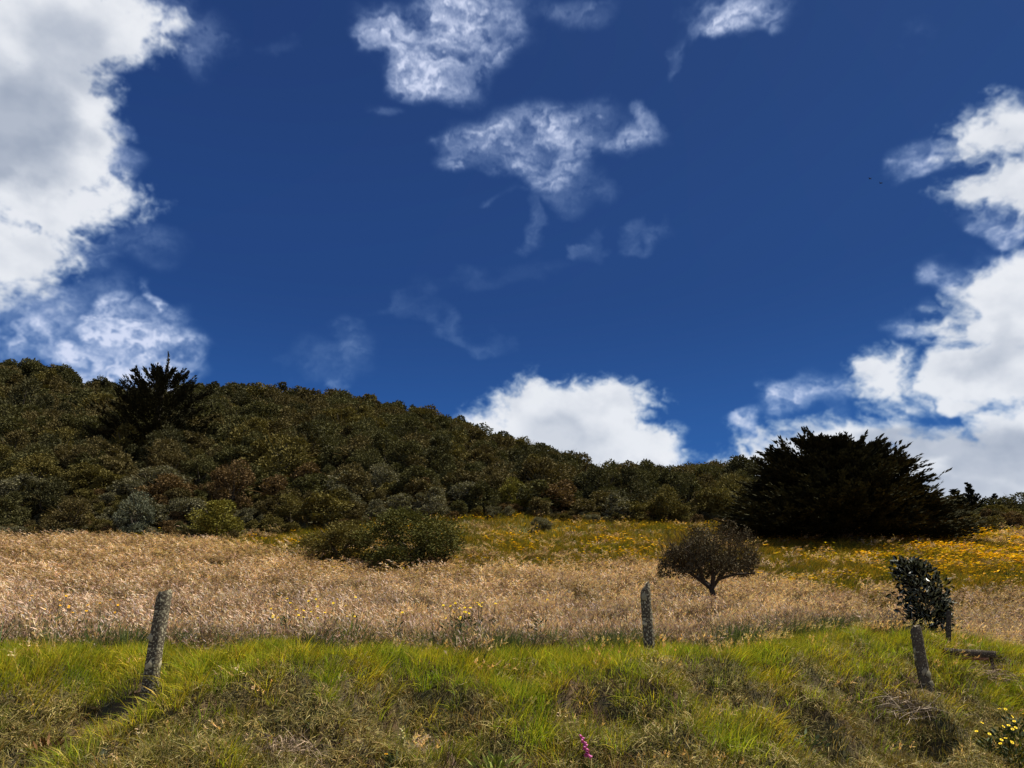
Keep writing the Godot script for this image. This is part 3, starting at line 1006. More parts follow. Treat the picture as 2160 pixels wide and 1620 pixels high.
	var o := stuff("hillside_wood", "dense dark wood covering the upper hill up to the ridge", "wood")
	for k in 4:
		scatter("canopy", far[k], lists[k], o)
	# low heath between the bushes
	rng.seed = 51
	var low := PackedFloat32Array()
	var low2 := PackedFloat32Array()
	d = 58.0
	while d < 100.0:
		var x := -0.8 * d
		while x < 0.8 * d + 4.0:
			var px := x + rng.randf_range(-0.5, 0.5)
			var pd := d + rng.randf_range(-0.5, 0.5)
			x += 1.15
			if pd < wood_edge(px) - 2.0 * rng.randf() or (px > 33.0 and pd < 66.0):
				continue
			var kinds := ["grey green", "brown green", "olive green", "russet brown", "grey green"]
			var h := rng.randf_range(0.6, 1.3)
			var w := h * rng.randf_range(1.1, 1.8)
			put(low if rng.randf() < 0.5 else low2, Basis.from_euler(Vector3(0, rng.randf() * TAU, 0)).scaled_local(Vector3(w, h, w)), ground(px, -pd) + Vector3.DOWN * 0.1, KINDS[kinds[rng.randi() % 5]] * rng.randf_range(0.8, 1.2))
		d += 1.1
	var u := stuff("heath_undergrowth", "low grey and brown heath growing between the hillside bushes", "undergrowth")
	scatter("heath", far[0], low, u)
	scatter("heath", far[2], low2, u)


func build_conifers() -> void:
	var green := matte("cypress_foliage", Color(0.062, 0.062, 0.036), 0.9, 0.25, 0.05)
	# the great spreading cypress
	var o := thing("spreading_cypress", "huge near black spreading cypress with feathery boughs beside the meadow", "tree", ground(26.6, -60.0) + Vector3.DOWN * 0.4)
	var shape := [[0.0, 10.2], [0.15, 10.2], [0.35, 9.2], [0.55, 7.8], [0.75, 6.6], [0.9, 5.5], [1.0, 4.6]]
	var edge := func(t: float, a: float) -> float: return table(shape, t) * (1.0 + 0.10 * sin(a * 3.0 + t * 7.0) + 0.06 * sin(a * 7.0 + 2.0)) * (0.86 if sin(a) > 0.0 else 0.8) * (1.10 if cos(a) < 0.0 and t < 0.4 else 1.0)
	var lift := func(t: float) -> float: return lerpf(-0.06, 0.30, t)
	var s := plumed(61, 7.7, 215, 11, 80, edge, 0.05, 0.38, lift, 1.2, 0.25, 0.93)
	part("crown", s.mesh(green), o)
	rng.seed = 62
	var w := Shape.new()
	w.tube([Vector3(0, -0.4, 0), Vector3(0.1, 2.0, 0), Vector3(-0.1, 5.0, 0.1), Vector3(0, 7.6, 0)], [0.75, 0.6, 0.35, 0.1], 9, Color(0.7, 0.7, 0.7))
	for k in 16:
		var a := TAU * k / 16.0 + rng.randf()
		var t := rng.randf_range(0.5, 4.5)
		var out := Vector3(cos(a), 0, sin(a))
		w.tube([Vector3(0, t, 0), Vector3(0, t + 0.5, 0) + out * 2.5, Vector3(0, t + 1.4, 0) + out * 5.0], [0.25, 0.16, 0.05], 6, Color(0.7, 0.7, 0.7))
	part("trunk", w.mesh(bark()), o)
	# the conifer on the hill, with a bare leader
	var c := thing("tall_conifer", "tall dark conifer with a thin bent leader rising over the left ridge", "tree", ground(-51.0, -100.0))
	var shape2 := [[0.0, 8.0], [0.3, 8.4], [0.6, 7.6], [0.78, 6.6], [0.9, 5.0], [1.0, 2.6]]
	var edge2 := func(t: float, a: float) -> float: return table(shape2, t) * (1.0 + 0.14 * sin(a * 5.0 + t * 23.0))
	var lift2 := func(t: float) -> float: return lerpf(-0.05, 0.75, t)
	var s2 := plumed(71, 13.4, 96, 7, 52, edge2, 0.20, 0.44, lift2, 1.05, 0.19, 0.7)
	for k in 150:
		var y := rng.randf_range(12.6, 17.1)
		var a := rng.randf() * TAU
		var d := (Vector3(cos(a), 1.0 + rng.randf(), sin(a))).normalized() * rng.randf_range(0.25, 0.7) * lerpf(1.2, 0.5, (y - 12.6) / 4.5)
		s2.leaf(Vector3(0.05 * sin(y * 2.0) + (0.2 - (y - 15.2) * 0.22 if y > 15.2 else (y - 12.0) * 0.06), y, 0), d, d.cross(ball()).normalized() * 0.16, Color(0.6, 0.6, 0.6) * rng.randf_range(0.7, 1.4))
	part("crown", s2.mesh(matte("conifer_foliage", Color(0.050, 0.050, 0.028), 0.9, 0.1, 0.05)), c)
	var w2 := Shape.new()
	w2.tube([Vector3(0, -0.5, 0), Vector3(0.1, 6.0, 0), Vector3(0, 12.0, 0), Vector3(0.2, 15.2, 0), Vector3(-0.25, 17.2, 0)], [0.5, 0.4, 0.22, 0.1, 0.03], 8, Color(0.7, 0.7, 0.7))
	part("trunk", w2.mesh(bark()), c)
	# slim pines on the right-hand skyline
	var pine_shape := [[0.0, 1.9], [0.2, 1.8], [0.5, 1.35], [0.8, 0.7], [1.0, 0.15]]
	var edge3 := func(t: float, a: float) -> float: return table(pine_shape, t) * (1.0 + 0.2 * sin(a * 4.0 + t * 19.0))
	var pine := plumed(81, 6.0, 60, 4, 40, edge3, 0.08, 0.30, lift2, 1.2, 0.3, 0.8)
	var pm := pine.mesh(matte("pine_foliage", Color(0.040, 0.046, 0.028), 0.9, 0.1, 0.05))
	var pw := Shape.new()
	pw.tube([Vector3(0, -0.4, 0), Vector3(0, 3.0, 0), Vector3(0, 5.8, 0)], [0.16, 0.12, 0.03], 6, Color(0.7, 0.7, 0.7))
	var pwm := pw.mesh(bark())
	var words := ["slim dark pine just right of the great cypress", "small pine second from the cypress on the right skyline", "dark pine by the right edge of the picture, above the golden meadow", "short pine between the great cypress and the slim pine", "low pine in the gap of the right skyline"]
	var spots := [[62.0, 98.0, 6.2, 1.0], [66.4, 100.0, 5.2, 0.9], [70.0, 98.0, 5.6, 1.2], [58.5, 96.0, 4.8, 1.3], [68.0, 102.0, 3.6, 1.2]]
	for k in 5:
		var p := thing("pine_tree", words[k], "tree", ground(spots[k][0], -spots[k][1]), k * 1.1, "pines on the right skyline")
		var sc := Vector3(spots[k][3], spots[k][2] / 6.0, spots[k][3])
		part("trunk", pwm, p).scale = sc
		part("crown", pm, p).scale = sc


func build_gnarled_tree() -> void:
	var at := ground(6.92, -26.25)
	var o := thing("gnarled_tree", "small gnarled dark tree with a forked trunk and twiggy flat crown in the hay", "tree", at)
	var g := Color(0.8, 0.8, 0.8)
	rng.seed = 91
	var s := Shape.new()
	s.tube([Vector3(0.06, -0.15, 0), Vector3(0.03, 0.35, 0), Vector3(0.0, 0.75, 0.02), Vector3(-0.06, 1.0, 0.02)], [0.12, 0.095, 0.09, 0.10], 9, g, true, 0.25, rng)
	var ends := []
	var limbs := [[Vector3(-0.06, 0.95, 0), Vector3(-0.6, 1.35, 0.1), Vector3(-1.05, 1.62, 0.15), Vector3(-1.65, 1.75, 0.2)], [Vector3(-0.04, 0.98, 0), Vector3(-0.35, 1.4, -0.3), Vector3(-0.7, 1.9, -0.6)], [Vector3(0.0, 0.98, 0), Vector3(0.22, 1.25, 0.1), Vector3(0.75, 1.38, 0.25), Vector3(1.45, 1.42, 0.3)], [Vector3(0.0, 0.98, 0.0), Vector3(0.15, 1.4, -0.2), Vector3(0.6, 1.85, -0.5), Vector3(1.1, 2.15, -0.6)], [Vector3(0, 0.98, 0.02), Vector3(0.0, 1.5, 0.25), Vector3(-0.1, 2.1, 0.35)], [Vector3(-0.3, 1.18, 0.05), Vector3(-0.5, 1.6, 0.45), Vector3(-0.75, 1.95, 0.7)], [Vector3(0.22, 1.25, 0.1), Vector3(0.5, 1.65, 0.5), Vector3(0.8, 1.95, 0.7)]]
	for l in limbs:
		var rs := []
		for k in l.size():
			rs.append(lerpf(0.075, 0.022, float(k) / (l.size() - 1)))
		s.tube(l, rs, 7, g, true, 0.3, rng)
		for k in range(1, l.size()):
			ends.append(l[k])
	for k in 130:
		var e: Vector3 = ends[rng.randi() % ends.size()]
		var d := (ball() + Vector3(0.1, 0.75, 0)).normalized() * rng.randf_range(0.3, 0.75)
		d.y *= 0.75
		s.tube([e, e + d * 0.5 + ball() * 0.06, e + d], [0.016, 0.010, 0.004], 4, g, false)
		ends.append(e + d * 0.6)
	part("trunk", s.mesh(matte("dark_bark", Color(0.055, 0.047, 0.038), 0.9)), o)
	var c := Shape.new()
	# fine upright twigs and small leaves through a ragged flat crown
	var gaps := FastNoiseLite.new()
	gaps.seed = 6
	gaps.frequency = 0.9
	gaps.fractal_octaves = 3
	for k in 2600:
		var a := rng.randf() * TAU
		var r := sqrt(rng.randf())
		var p := Vector3(cos(a) * r * 1.75 - 0.05, 1.5 + rng.randf() * (1.6 - 0.9 * r * r) + 0.1 * r, sin(a) * r * 1.3)
		var d := (Vector3(cos(a) * r * 0.5 + 0.15, 1.0, sin(a) * r * 0.4) + ball() * 0.5).normalized() * rng.randf_range(0.2, 0.6)
		c.blade(p, d, ball() * 0.08, d.cross(ball()).normalized() * 0.005, 3, Color(0.5, 0.42, 0.34), Color(0.62, 0.5, 0.4))
	for k in 30000:
		var a := rng.randf() * TAU
		var r := pow(rng.randf(), 0.45)
		var y := rng.randf()
		var p := Vector3(cos(a) * r * 1.75 - 0.15 + 0.3 * y, 1.34 + 0.14 * sin(a * 5.0) + y * (1.75 + 0.25 * sin(a * 3.0 + 1.0) - 1.05 * r * r) + 0.16 * r, sin(a) * r * 1.3)
		if gaps.get_noise_3dv(p) < -0.14 + 0.36 * y - 0.12 * (1.0 if p.x < -0.4 else 0.0):
			continue
		var d := ball()
		c.leaf(p, d * rng.randf_range(0.05, 0.09), d.cross(ball()).normalized() * 0.042, Color(0.55, 0.55, 0.5) * rng.randf_range(0.5, 1.6))
	part("crown", c.mesh(matte("gnarled_leaf", Color(0.125, 0.105, 0.066), 0.75, 0.3, 0.15)), o)


func build_sapling() -> void:
	var at := ground(7.95, -14.6)
	var o := thing("glossy_sapling", "leaning glossy leaved dark sapling behind the fence post at right", "sapling", at + Vector3.DOWN * 0.1)
	rng.seed = 95
	var axis := [Vector3(0.02, -0.15, 0), Vector3(0.0, 0.35, 0), Vector3(-0.06, 0.8, 0), Vector3(-0.18, 1.25, 0.03), Vector3(-0.32, 1.6, 0.05)]
	var s := Shape.new()
	s.tube(axis, [0.028, 0.024, 0.02, 0.013, 0.005], 7, Color(0.8, 0.8, 0.8))
	var places := []
	for k in 70:
		var t := rng.randf_range(0.16, 0.95)
		var f := t * 4.0
		var i := mini(int(f), 3)
		var e: Vector3 = axis[i].lerp(axis[i + 1], f - i)
		var a := rng.randf() * TAU
		var fat := sin(clampf((t - 0.05) / 0.95, 0.0, 1.0) * PI)
		var d := Vector3(cos(a), 0.75, sin(a)).normalized() * (0.12 + 0.40 * fat) * rng.randf_range(0.6, 1.05)
		s.tube([e, e + d * 0.6 + Vector3.UP * 0.02, e + d], [0.009, 0.006, 0.003], 4, Color(0.7, 0.7, 0.7), false)
		for q in 11:
			places.append([e + d * rng.randf_range(0.3, 1.05) + ball() * 0.035, d.normalized()])
	for k in 520:
		var t := rng.randf()
		var f := lerpf(0.9, 4.0, t)
		var i := mini(int(f), 3)
		var e: Vector3 = axis[i].lerp(axis[i + 1], f - i)
		var fat := 0.12 + 0.44 * pow(sin(clampf(t * 0.93 + 0.05, 0.0, 1.0) * PI), 0.7)
		var d := ball()
		places.append([e + Vector3(d.x, d.y * 0.6, d.z) * fat * pow(rng.randf(), 0.35), d])
	part("trunk", s.mesh(bark()), o)
	var shapes := []
	for k in 4:
		var l := Shape.new()
		var c := Color(0.7, 0.7, 0.7) * (0.7 + 0.15 * k)
		var fold := 0.15 + 0.1 * k
		# pointed oval with a raised midrib: two halves that meet in a fold, tip bent down
		var mid := [Vector3.ZERO, Vector3(0, 0, 0.4), Vector3(0, -0.06, 0.75), Vector3(0, -0.16, 1.0)]
		var half := [0.0, 0.27, 0.2, 0.0]
		for sgn in [-1.0, 1.0]:
			for q in 3:
				var a0: Vector3 = mid[q]
				var a1: Vector3 = mid[q + 1]
				var b0: Vector3 = a0 + Vector3(sgn * half[q], half[q] * fold, 0)
				var b1: Vector3 = a1 + Vector3(sgn * half[q + 1], half[q + 1] * fold, 0)
				var kk := l.v.size()
				var nn := Vector3(-sgn * fold, 1, 0.15).normalized()
				for p in [a0, b0, b1, a1]:
					l.v.append(p)
					l.n.append(nn)
					l.c.append(c)
				l.i.append_array([kk, kk + 1, kk + 2, kk, kk + 2, kk + 3])
		shapes.append(l.mesh(matte("glossy_leaf", Color(0.155, 0.175, 0.125), 0.45, 0.35, 0.5)))
	for k in places.size():
		var j := rng.randi() % places.size()
		var hold = places[k]
		places[k] = places[j]
		places[j] = hold
	var rest := PackedFloat32Array()
	for k in places.size():
		var d: Vector3 = (places[k][1] + ball() * 0.9 + Vector3.UP * 0.2).normalized()
		var side := d.cross(ball()).normalized()
		var size := rng.randf_range(0.10, 0.145)
		var b := Basis(side * size, d.cross(side) * size, d * size)
		if b.determinant() < 0.0:
			b.x = -b.x
		if k < 298:
			var m := part("leaf", shapes[k % 4], o)
			m.transform = Transform3D(b, places[k][0])
		else:
			put(rest, b, places[k][0], Color.WHITE)
	var more := scatter("foliage", shapes[1], rest, o)
	more.set_meta("kind", "stuff")


# ---------------------------------------------------------------- fence posts, timber, flowers
func lichen_wood(called: String, base: Color, spots: float) -> StandardMaterial3D:
	var m := StandardMaterial3D.new()
	m.resource_name = called
	var im := Image.create(256, 256, false, Image.FORMAT_RGB8)
	var grain := FastNoiseLite.new()
	grain.seed = 3
	grain.frequency = 0.05
	var blotch := FastNoiseLite.new()
	blotch.seed = 8
	blotch.frequency = 0.035
	blotch.fractal_octaves = 4
	for y in 256:
		for x in 256:
			var g := grain.get_noise_2d(x * 3.0, y * 0.35)
			var c := base * (1.0 + 0.55 * g)
			var l := blotch.get_noise_2d(x, y)
			if l > spots:
				c = Color(0.22, 0.21, 0.14).lerp(Color(0.36, 0.34, 0.24), clampf((l - spots) * 5.0, 0.0, 1.0))
			elif l < -0.28:
				c = c.lerp(Color(0.12, 0.115, 0.085), 0.6)
			im.set_pixel(x, y, Color(c.r, c.g, c.b).linear_to_srgb())
	m.albedo_texture = ImageTexture.create_from_image(im)
	m.uv1_triplanar = true
	m.uv1_scale = Vector3(2.2, 2.2, 2.2)
	m.roughness = 0.92
	m.metallic_specular = 0.2
	return m


func fence_post(label: String, x: float, d: float, tall: float, wide: float, lean: Vector2, slant: float, seed_: int, m: Material) -> void:
	var o := thing("fence_post", label, "fence post", ground(x, -d), 0.0, "old wooden fence posts on the bank")
	var n := FastNoiseLite.new()
	n.seed = seed_
	n.frequency = 1.0
	var s := Shape.new()
	var rings := 26
	var sides := 22
	for r in rings:
		var t := float(r) / (rings - 1)
		for k in sides:
			var a := TAU * k / sides
			var sq := 1.0 / pow(pow(absf(cos(a)), 3.2) + pow(absf(sin(a)), 3.2), 1.0 / 3.2)
			var rad := wide * 0.5 * sq * (1.0 - 0.10 * t) * (1.0 + 0.16 * n.get_noise_3d(cos(a) * 3.0, t * 1.6, sin(a) * 3.0) + 0.10 * n.get_noise_3d(cos(a) * 9.0, t * 4.0, sin(a) * 9.0))
			var y := lerpf(-0.35, tall, t)
			if r >= rings - 2:
				y += cos(a) * slant * wide + 0.05 * n.get_noise_2d(k * 3.0, 5.0)
			if r == rings - 1:
				rad *= 0.82
			s.v.append(Vector3(cos(a) * rad + lean.x * y, y, sin(a) * rad + lean.y * y))
			s.c.append(Color.WHITE)
			s.n.append(Vector3(cos(a), 0.0, sin(a)))
	for r in rings - 1:
		for k in sides:
			var p := r * sides + k
			var q := r * sides + (k + 1) % sides
			s.i.append_array([p, q, p + sides, q, q + sides, p + sides])
	var mid := s.v.size()
	s.v.append(Vector3(lean.x * tall, tall - 0.01, lean.y * tall))
	s.n.append(Vector3.UP)
	s.c.append(Color.WHITE)
	for k in sides:
		s.v.append(s.v[(rings - 1) * sides + k])
		s.n.append(Vector3.UP)
		s.c.append(Color.WHITE)
	for k in sides:
		s.i.append_array([mid, mid + 1 + k, mid + 1 + (k + 1) % sides])
	# real normals from the bumpy faces
	var acc := PackedVector3Array()
	acc.resize(mid)
	for f in range(0, (rings - 1) * sides * 6, 3):
		var a := s.v[s.i[f]]
		var fn := (s.v[s.i[f + 1]] - a).cross(s.v[s.i[f + 2]] - a)
		for q in 3:
			acc[s.i[f + q]] += fn
	for k in mid:
		var out := s.n[k]
		var nn := acc[k].normalized()
		s.n[k] = nn if nn.dot(out) > 0.0 else -nn
	part("weathered_wood", s.mesh(m), o)
	# crusts of lichen standing proud of the wood
	rng.seed = seed_ + 7
	var crust := Shape.new()
	for k in 26:
		var r := rng.randi_range(9, rings - 3)
		var q := rng.randi() % sides
		var p := s.v[r * sides + q]
		var nn := s.n[r * sides + q]
		var e := nn.cross(Vector3.UP).normalized()
		var f := nn.cross(e)
		var size := 0.008 + 0.05 * pow(rng.randf(), 2.2)
		var c := Color(0.20, 0.19, 0.13).lerp(Color(0.36, 0.33, 0.23), rng.randf()) * rng.randf_range(0.7, 1.1)
		var k0 := crust.v.size()
		crust.v.append(p + nn * 0.012)
		crust.n.append(nn)
		crust.c.append(c)
		for w in 7:
			var a := TAU * w / 7.0
			var rr := size * rng.randf_range(0.3, 1.4)
			crust.v.append(p + nn * 0.002 + e * cos(a) * rr + f * sin(a) * rr * 1.2)
			crust.n.append((nn + (e * cos(a) + f * sin(a)) * 0.4).normalized())
			crust.c.append(c)
		for w in 7:
			crust.i.append_array([k0, k0 + 1 + (w + 1) % 7, k0 + 1 + w])
	part("lichen", crust.mesh(matte("lichen", Color.WHITE, 0.95)), o)


func plank(a: Vector3, b: Vector3, wide: float, thick: float, seed_: int) -> Shape:
	# a rough sawn board with worn, uneven edges
	rng.seed = seed_
	var s := Shape.new()
	var d := (b - a).normalized()
	var side := d.cross(Vector3.UP).normalized()
	var up := side.cross(d)
	var segs := 7
	var ring := [[-1.0, -0.8], [-0.85, -1.0], [0.85, -1.0], [1.0, -0.8], [1.0, 0.8], [0.85, 1.0], [-0.85, 1.0], [-1.0, 0.8]]
	for k in segs:
		var t := float(k) / (segs - 1)
		for q in ring:
			var o: Vector3 = side * q[0] * thick * 0.5 + up * q[1] * wide * 0.5
			s.v.append(a.lerp(b, t) + o * rng.randf_range(0.85, 1.1))
			s.n.append(o.normalized())
			s.c.append(Color.WHITE)
	for k in segs - 1:
		for q in 8:
			var p := k * 8 + q
			var r := k * 8 + (q + 1) % 8
			s.i.append_array([p, r, p + 8, r, r + 8, p + 8])
	for e in [0, (segs - 1) * 8]:
		for q in range(1, 7):
			s.i.append_array([e, e + q, e + q + 1])
	return s


func build_small_things() -> void:
	var grey := lichen_wood("lichened_wood", Color(0.058, 0.047, 0.035), 0.20)
	var brown := lichen_wood("brown_wood", Color(0.068, 0.056, 0.043), 0.36)
	fence_post("thick lichened fence post leaning at the left of the green bank", -4.52, 9.95, 1.25, 0.185, Vector2(-0.02, -0.02), 0.12, 1, grey)
	fence_post("upright lichened fence post in front of the gnarled tree", 2.0, 11.4, 1.02, 0.158, Vector2(-0.005, 0.0), 0.5, 2, grey)
	fence_post("smooth brown fence post at right in front of the glossy sapling", 6.28, 12.1, 0.92, 0.165, Vector2(0.02, 0.0), 0.15, 3, brown)
	# broken timber at the right
	var dark := lichen_wood("dark_timber", Color(0.045, 0.036, 0.03), 0.40)
	var st := thing("timber_stub", "short dark leaning timber stub right of the sapling", "timber", ground(7.33, -13.2))
	part("stake", plank(Vector3(-0.02, -0.15, 0), Vector3(0.17, 0.62, 0), 0.05, 0.09, 5).mesh(dark), st)
	var fr := thing("timber_rail", "low dark broken timber rail lying over dry brush at the right", "timber", ground(7.36, -12.75))
	fr.scale = Vector3.ONE * 0.84
	part("rail", plank(Vector3(-0.42, 0.42, 0), Vector3(0.50, 0.36, 0.1), 0.13, 0.15, 6).mesh(dark), fr)
	part("lower_board", plank(Vector3(-0.50, 0.30, 0.05), Vector3(0.35, 0.28, 0.14), 0.06, 0.03, 7).mesh(lichen_wood("reddish_board", Color(0.19, 0.085, 0.045), 0.5)), fr)
	for p in [[-0.36, 8], [0.44, 9]]:
		part("stake", plank(Vector3(p[0], -0.2, 0.04), Vector3(p[0] + 0.02, 0.36, 0.05), 0.06, 0.07, p[1]).mesh(dark), fr)
	# dry brush caught on the bank
	var twig := matte("dry_twig", Color(0.36, 0.29, 0.22), 0.9)
	var grey_twig := matte("grey_twig", Color(0.42, 0.37, 0.31), 0.9)
	var heaps := [["grey tangled dry brush at the foot of the right fence post", 5.75, 11.75, 1.1, 0.45, 0.3, true], ["dry brush hanging down the bank below the right fence post", 5.55, 10.9, 0.9, 0.4, 1.2, false], ["dry brush under the broken timber rail", 7.42, 12.6, 0.95, 0.36, 0.5, false], ["dead grass hanging over a dark hollow left of the bank's middle", -1.0, 9.65, 0.9, 0.4, 1.2, false], ["dead grass in the dark hollow beside the pink foxglove", 0.95, 9.75, 0.8, 0.35, 1.0, false], ["dead brush in the dark hollow right of the bank's middle", 2.75, 10.25, 0.9, 0.4, 1.2, false], ["dead brush in the hollow below the right slope's yellow streak", 3.6, 10.1, 0.9, 0.4, 1.2, false], ["dry tangle at the bottom left of the bank", -2.5, 8.75, 0.9, 0.3, 0.8, false]]
	for k in heaps.size():
		var h: Array = heaps[k]
		var o := thing("dry_brush", h[0], "dry brush", ground(h[1], -h[2]) + Vector3.DOWN * 0.03)
		part("twigs", dry_brush(500 + k, 420, h[3], h[4], h[5]).mesh(grey_twig if h[6] else twig), o)
	# wild flowers
	var n := 600
	for p in [[-1.05, 12.9], [-0.85, 12.5], [-0.65, 12.3], [-0.45, 12.5], [-0.78, 12.1]]:
		add_daisies(n, p[0], p[1] + 0.5, 5, 0.80, "yellow daisies in the dark green clump at the middle of the crest", "daisies at the middle of the crest")
		n += 1
	for p in [[-8.6, 13.2], [-8.1, 13.0], [-7.6, 12.9], [-7.2, 13.2]]:
		add_daisies(n, p[0], p[1] + 0.6, 5, 0.88, "orange yellow daisies in the hay left of the thick post", "daisies left of the thick post", Color(0.80, 0.45, 0.012))
		n += 1
	for p in [[-4.1, 13.0], [-3.8, 12.8], [-3.5, 12.9], [-3.1, 12.6], [-2.75, 12.8]]:
		add_daisies(n, p[0], p[1] + 0.4, 5, 0.84, "small yellow daisies in the dark weeds right of the thick post", "daisies in the dark weeds")
		n += 1
	add_daisies(n, -1.95, 12.8, 2, 0.76, "lone pair of yellow daisies on the crest between weeds and clump", "")
	add_daisies(n + 1, 0.45, 13.0, 1, 0.78, "single yellow daisy on the crest right of the clump", "")
	n += 2
	for p in [[6.3, 10.85], [6.6, 11.0], [6.9, 11.1], [6.75, 10.8], [6.45, 10.6]]:
		add_daisies(n, p[0], p[1], 4, 0.30, "yellow daisies in the dark green patch at the lower right corner", "daisies at the lower right", Color(0.82, 0.62, 0.015), Color(0.06, 0.085, 0.028))
		n += 1
	for p in [[5.62, 10.15], [5.3, 9.9], [4.95, 9.85], [5.5, 9.75]]:
		add_daisies(n, p[0], p[1], 1, 0.16, "orange flower low on the bare bank at the lower right", "orange flowers low on the bank", Color(0.85, 0.36, 0.01), Color(0.10, 0.11, 0.04), "orange_flower")
		n += 1
	add_daisies(n, -1.24, 8.8, 1, 0.2, "single yellow flower low on the bank left of the pink foxglove", "", Color(0.85, 0.50, 0.01))
	# pink foxglove at the foot of the bank and a purple one in the hay
	var petal := matte("foxglove_bell", Color(0.66, 0.17, 0.46), 0.6, 0.7)
	var green := matte("foxglove_stem", Color(0.13, 0.17, 0.05), 0.7)
	rng.seed = 700
	for f in [["pink foxglove spike drooping at the foot of the bank", 0.80, 9.0, 0.42, 10, 1.15], ["thin purple foxglove spike standing up out of the hay", -1.75, 17.0, 0.95, 7, 0.55]]:
		var o := thing("foxglove", f[0], "wildflower", ground(f[1], -f[2]))
		var s := Shape.new()
		var tall: float = f[3]
		s.tube([Vector3(0.06, -0.05, 0), Vector3(0.02, tall * 0.5, 0.02), Vector3(-0.08, tall, 0.05)], [0.006, 0.005, 0.003], 5, Color(0.8, 0.8, 0.8))
		for k in 7:
			var a := rng.randf() * TAU
			var d := Vector3(cos(a), 0.7, sin(a)).normalized()
			s.leaf(Vector3(0.05, 0.02, 0), d * 0.16, d.cross(Vector3.UP).normalized() * 0.06, Color(0.8, 0.8, 0.8))
		part("stem", s.mesh(green), o)
		for k in int(f[4]):
			var t := lerpf(0.45, 0.97, float(k) / f[4])
			var at := Vector3(0.02 - 0.09 * maxf(0.0, t - 0.5) * 2.0, tall * t, 0.03)
			var a := rng.randf_range(-1.2, 1.6)
			var d := Vector3(sin(a), -0.7, cos(a)).normalized()
			var b := Shape.new()
			var r: float = f[5] * lerpf(1.0, 0.55, t)
			b.tube([at, at + d * 0.02 * r, at + d * 0.05 * r, at + d * 0.062 * r], [0.006 * r, 0.014 * r, 0.02 * r, 0.027 * r], 8, Color(1, 1, 1) * rng.randf_range(0.75, 1.0), false)
			part("bell", b.mesh(petal), o)
	# leafy weeds
	rng.seed = 720
	for q in [["light green leafy weed at the bottom of the bank, left of the foxglove", -0.16, 9.0, 0.5, Color(0.22, 0.27, 0.05), 190], ["reddish brown dock plant in the grass below the thick post", -5.15, 9.1, 0.22, Color(0.16, 0.08, 0.03), 40], ["rank green clump with a curved broad leaf in the right hollow", 3.75, 10.45, 0.42, Color(0.12, 0.16, 0.07), 70], ["bright lime tussock on the crest right of the clump of daisies", 1.1, 12.2, 0.42, Color(0.42, 0.48, 0.04), 150], ["bright lime tussock on the crest right of the upright post", 4.1, 13.6, 0.5, Color(0.42, 0.48, 0.04), 150]]:
		var o := thing("leafy_weed", q[0], "weed", ground(q[1], -q[2]))
		if q[5] == 150:
			part("foliage", tuft(130, 0.24, 0.36, 0.011, Vector3(-0.3, 0, 0), 0.8, [q[4], Color(0.5, 0.52, 0.05), Color(0.30, 0.36, 0.04)]).mesh(matte("grass_blade", Color.WHITE)), o)
			continue
		var s := Shape.new()
		for k in int(q[5]):
			var a := rng.randf() * TAU
			var d := Vector3(cos(a), rng.randf_range(0.4, 1.6), sin(a)).normalized()
			var h: float = q[3]
			s.leaf(Vector3(cos(a), 0, sin(a)) * h * 0.55 * rng.randf() + Vector3.UP * h * 0.7 * rng.randf(), d * rng.randf_range(0.08, 0.16), d.cross(ball()).normalized() * 0.035, Color(0.7, 0.7, 0.7) * rng.randf_range(0.6, 1.4))
		part("foliage", s.mesh(matte("weed_%.3f" % q[4].r, q[4], 0.6, 0.5)), o)
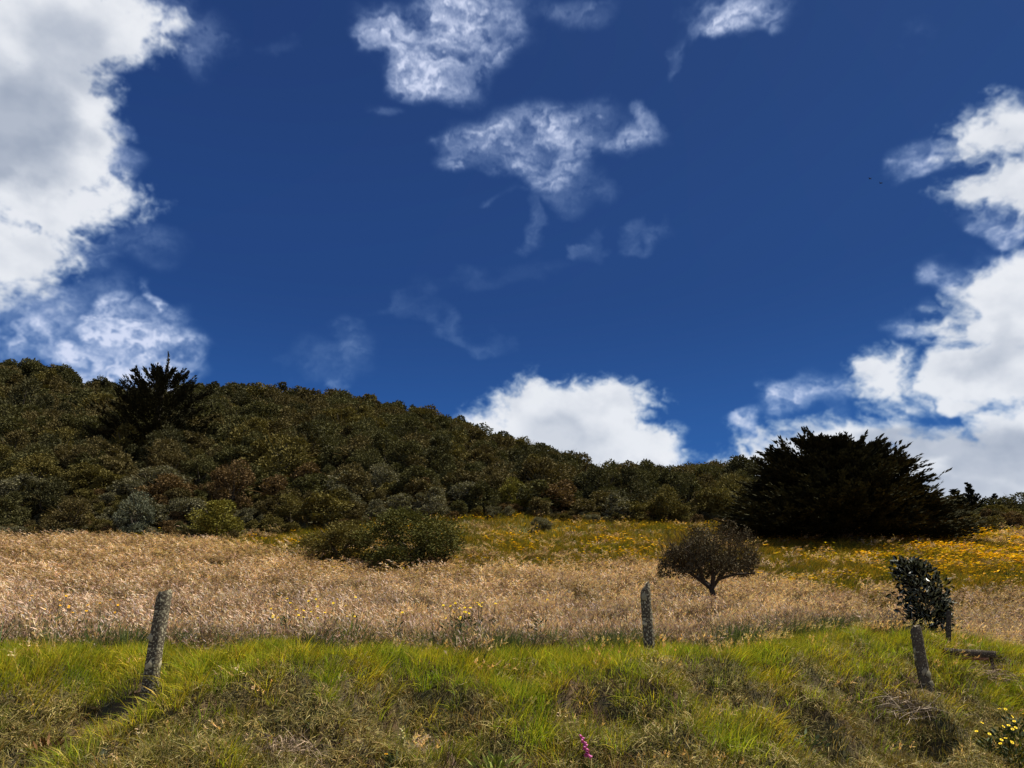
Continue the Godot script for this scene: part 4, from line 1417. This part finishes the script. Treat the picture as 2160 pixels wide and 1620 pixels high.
	# two birds high up
	for k in 2:
		var o := thing("bird", ["tiny dark bird high in the blue sky, the left of two", "tiny dark bird high in the blue sky, the right of two"][k], "bird", Vector3(59.0 + k * 1.6, 78.5 - k * 0.9, -100.0), 0.6, "birds in the sky")
		var s := Shape.new()
		s.tube([Vector3(0, 0, -0.22), Vector3(0, 0.02, -0.12), Vector3(0, 0.02, 0.05), Vector3(0, 0, 0.25)], [0.02, 0.055, 0.06, 0.015], 8, Color.WHITE)
		for sg in [-1.0, 1.0]:
			s.blade(Vector3(sg * 0.03, 0.03, -0.04), Vector3(sg * 0.3, 0.09, -0.03), Vector3(sg * 0.2, -0.08, 0.1), Vector3(0, 0, 0.07), 4, Color.WHITE, Color.WHITE)
		s.leaf(Vector3(0, 0, 0.18), Vector3(0, 0, 0.16), Vector3(0.1, 0, 0), Color.WHITE)
		part("body", s.mesh(matte("bird_dark", Color(0.03, 0.03, 0.035), 0.7)), o)


func _ready() -> void:
	var cam := Camera3D.new()
	cam.name = "camera"
	cam.fov = 55.0
	cam.far = 2000.0
	cam.near = 0.1
	cam.position = Vector3(0, 1.6, 0)
	cam.rotation_degrees = Vector3(22.0, 0, 0)
	add_child(cam)
	var az := deg_to_rad(78.0)
	var el := deg_to_rad(64.0)
	var sun := Vector3(sin(az) * cos(el), sin(el), -cos(az) * cos(el))
	bump.noise_type = FastNoiseLite.TYPE_SIMPLEX_SMOOTH
	bump.frequency = 0.1
	bump.fractal_octaves = 3
	patch.noise_type = FastNoiseLite.TYPE_SIMPLEX_SMOOTH
	patch.seed = 4
	patch.frequency = 0.03
	patch.fractal_octaves = 4
	var env := Environment.new()
	env.background_mode = Environment.BG_SKY
	env.sky = Sky.new()
	env.sky.sky_material = make_sky(sun)
	env.tonemap_mode = Environment.TONE_MAPPER_LINEAR
	env.tonemap_exposure = 1.9
	env.background_energy_multiplier = 1.0 / 1.9
	env.sdfgi_enabled = true
	env.ssao_enabled = true
	env.ssil_enabled = true
	var we := WorldEnvironment.new()
	we.name = "environment"
	we.environment = env
	add_child(we)
	var light := DirectionalLight3D.new()
	light.name = "sun"
	light.light_color = Color(1.0, 0.955, 0.88)
	light.light_energy = 1.6
	light.light_angular_distance = 0.5
	light.shadow_enabled = true
	add_child(light)
	light.look_at_from_position(sun * 100.0, Vector3.ZERO)
	build_terrain()
	build_bank_grass()
	build_field_grass()
	build_trees()
	build_conifers()
	build_gnarled_tree()
	build_sapling()
	build_small_things()
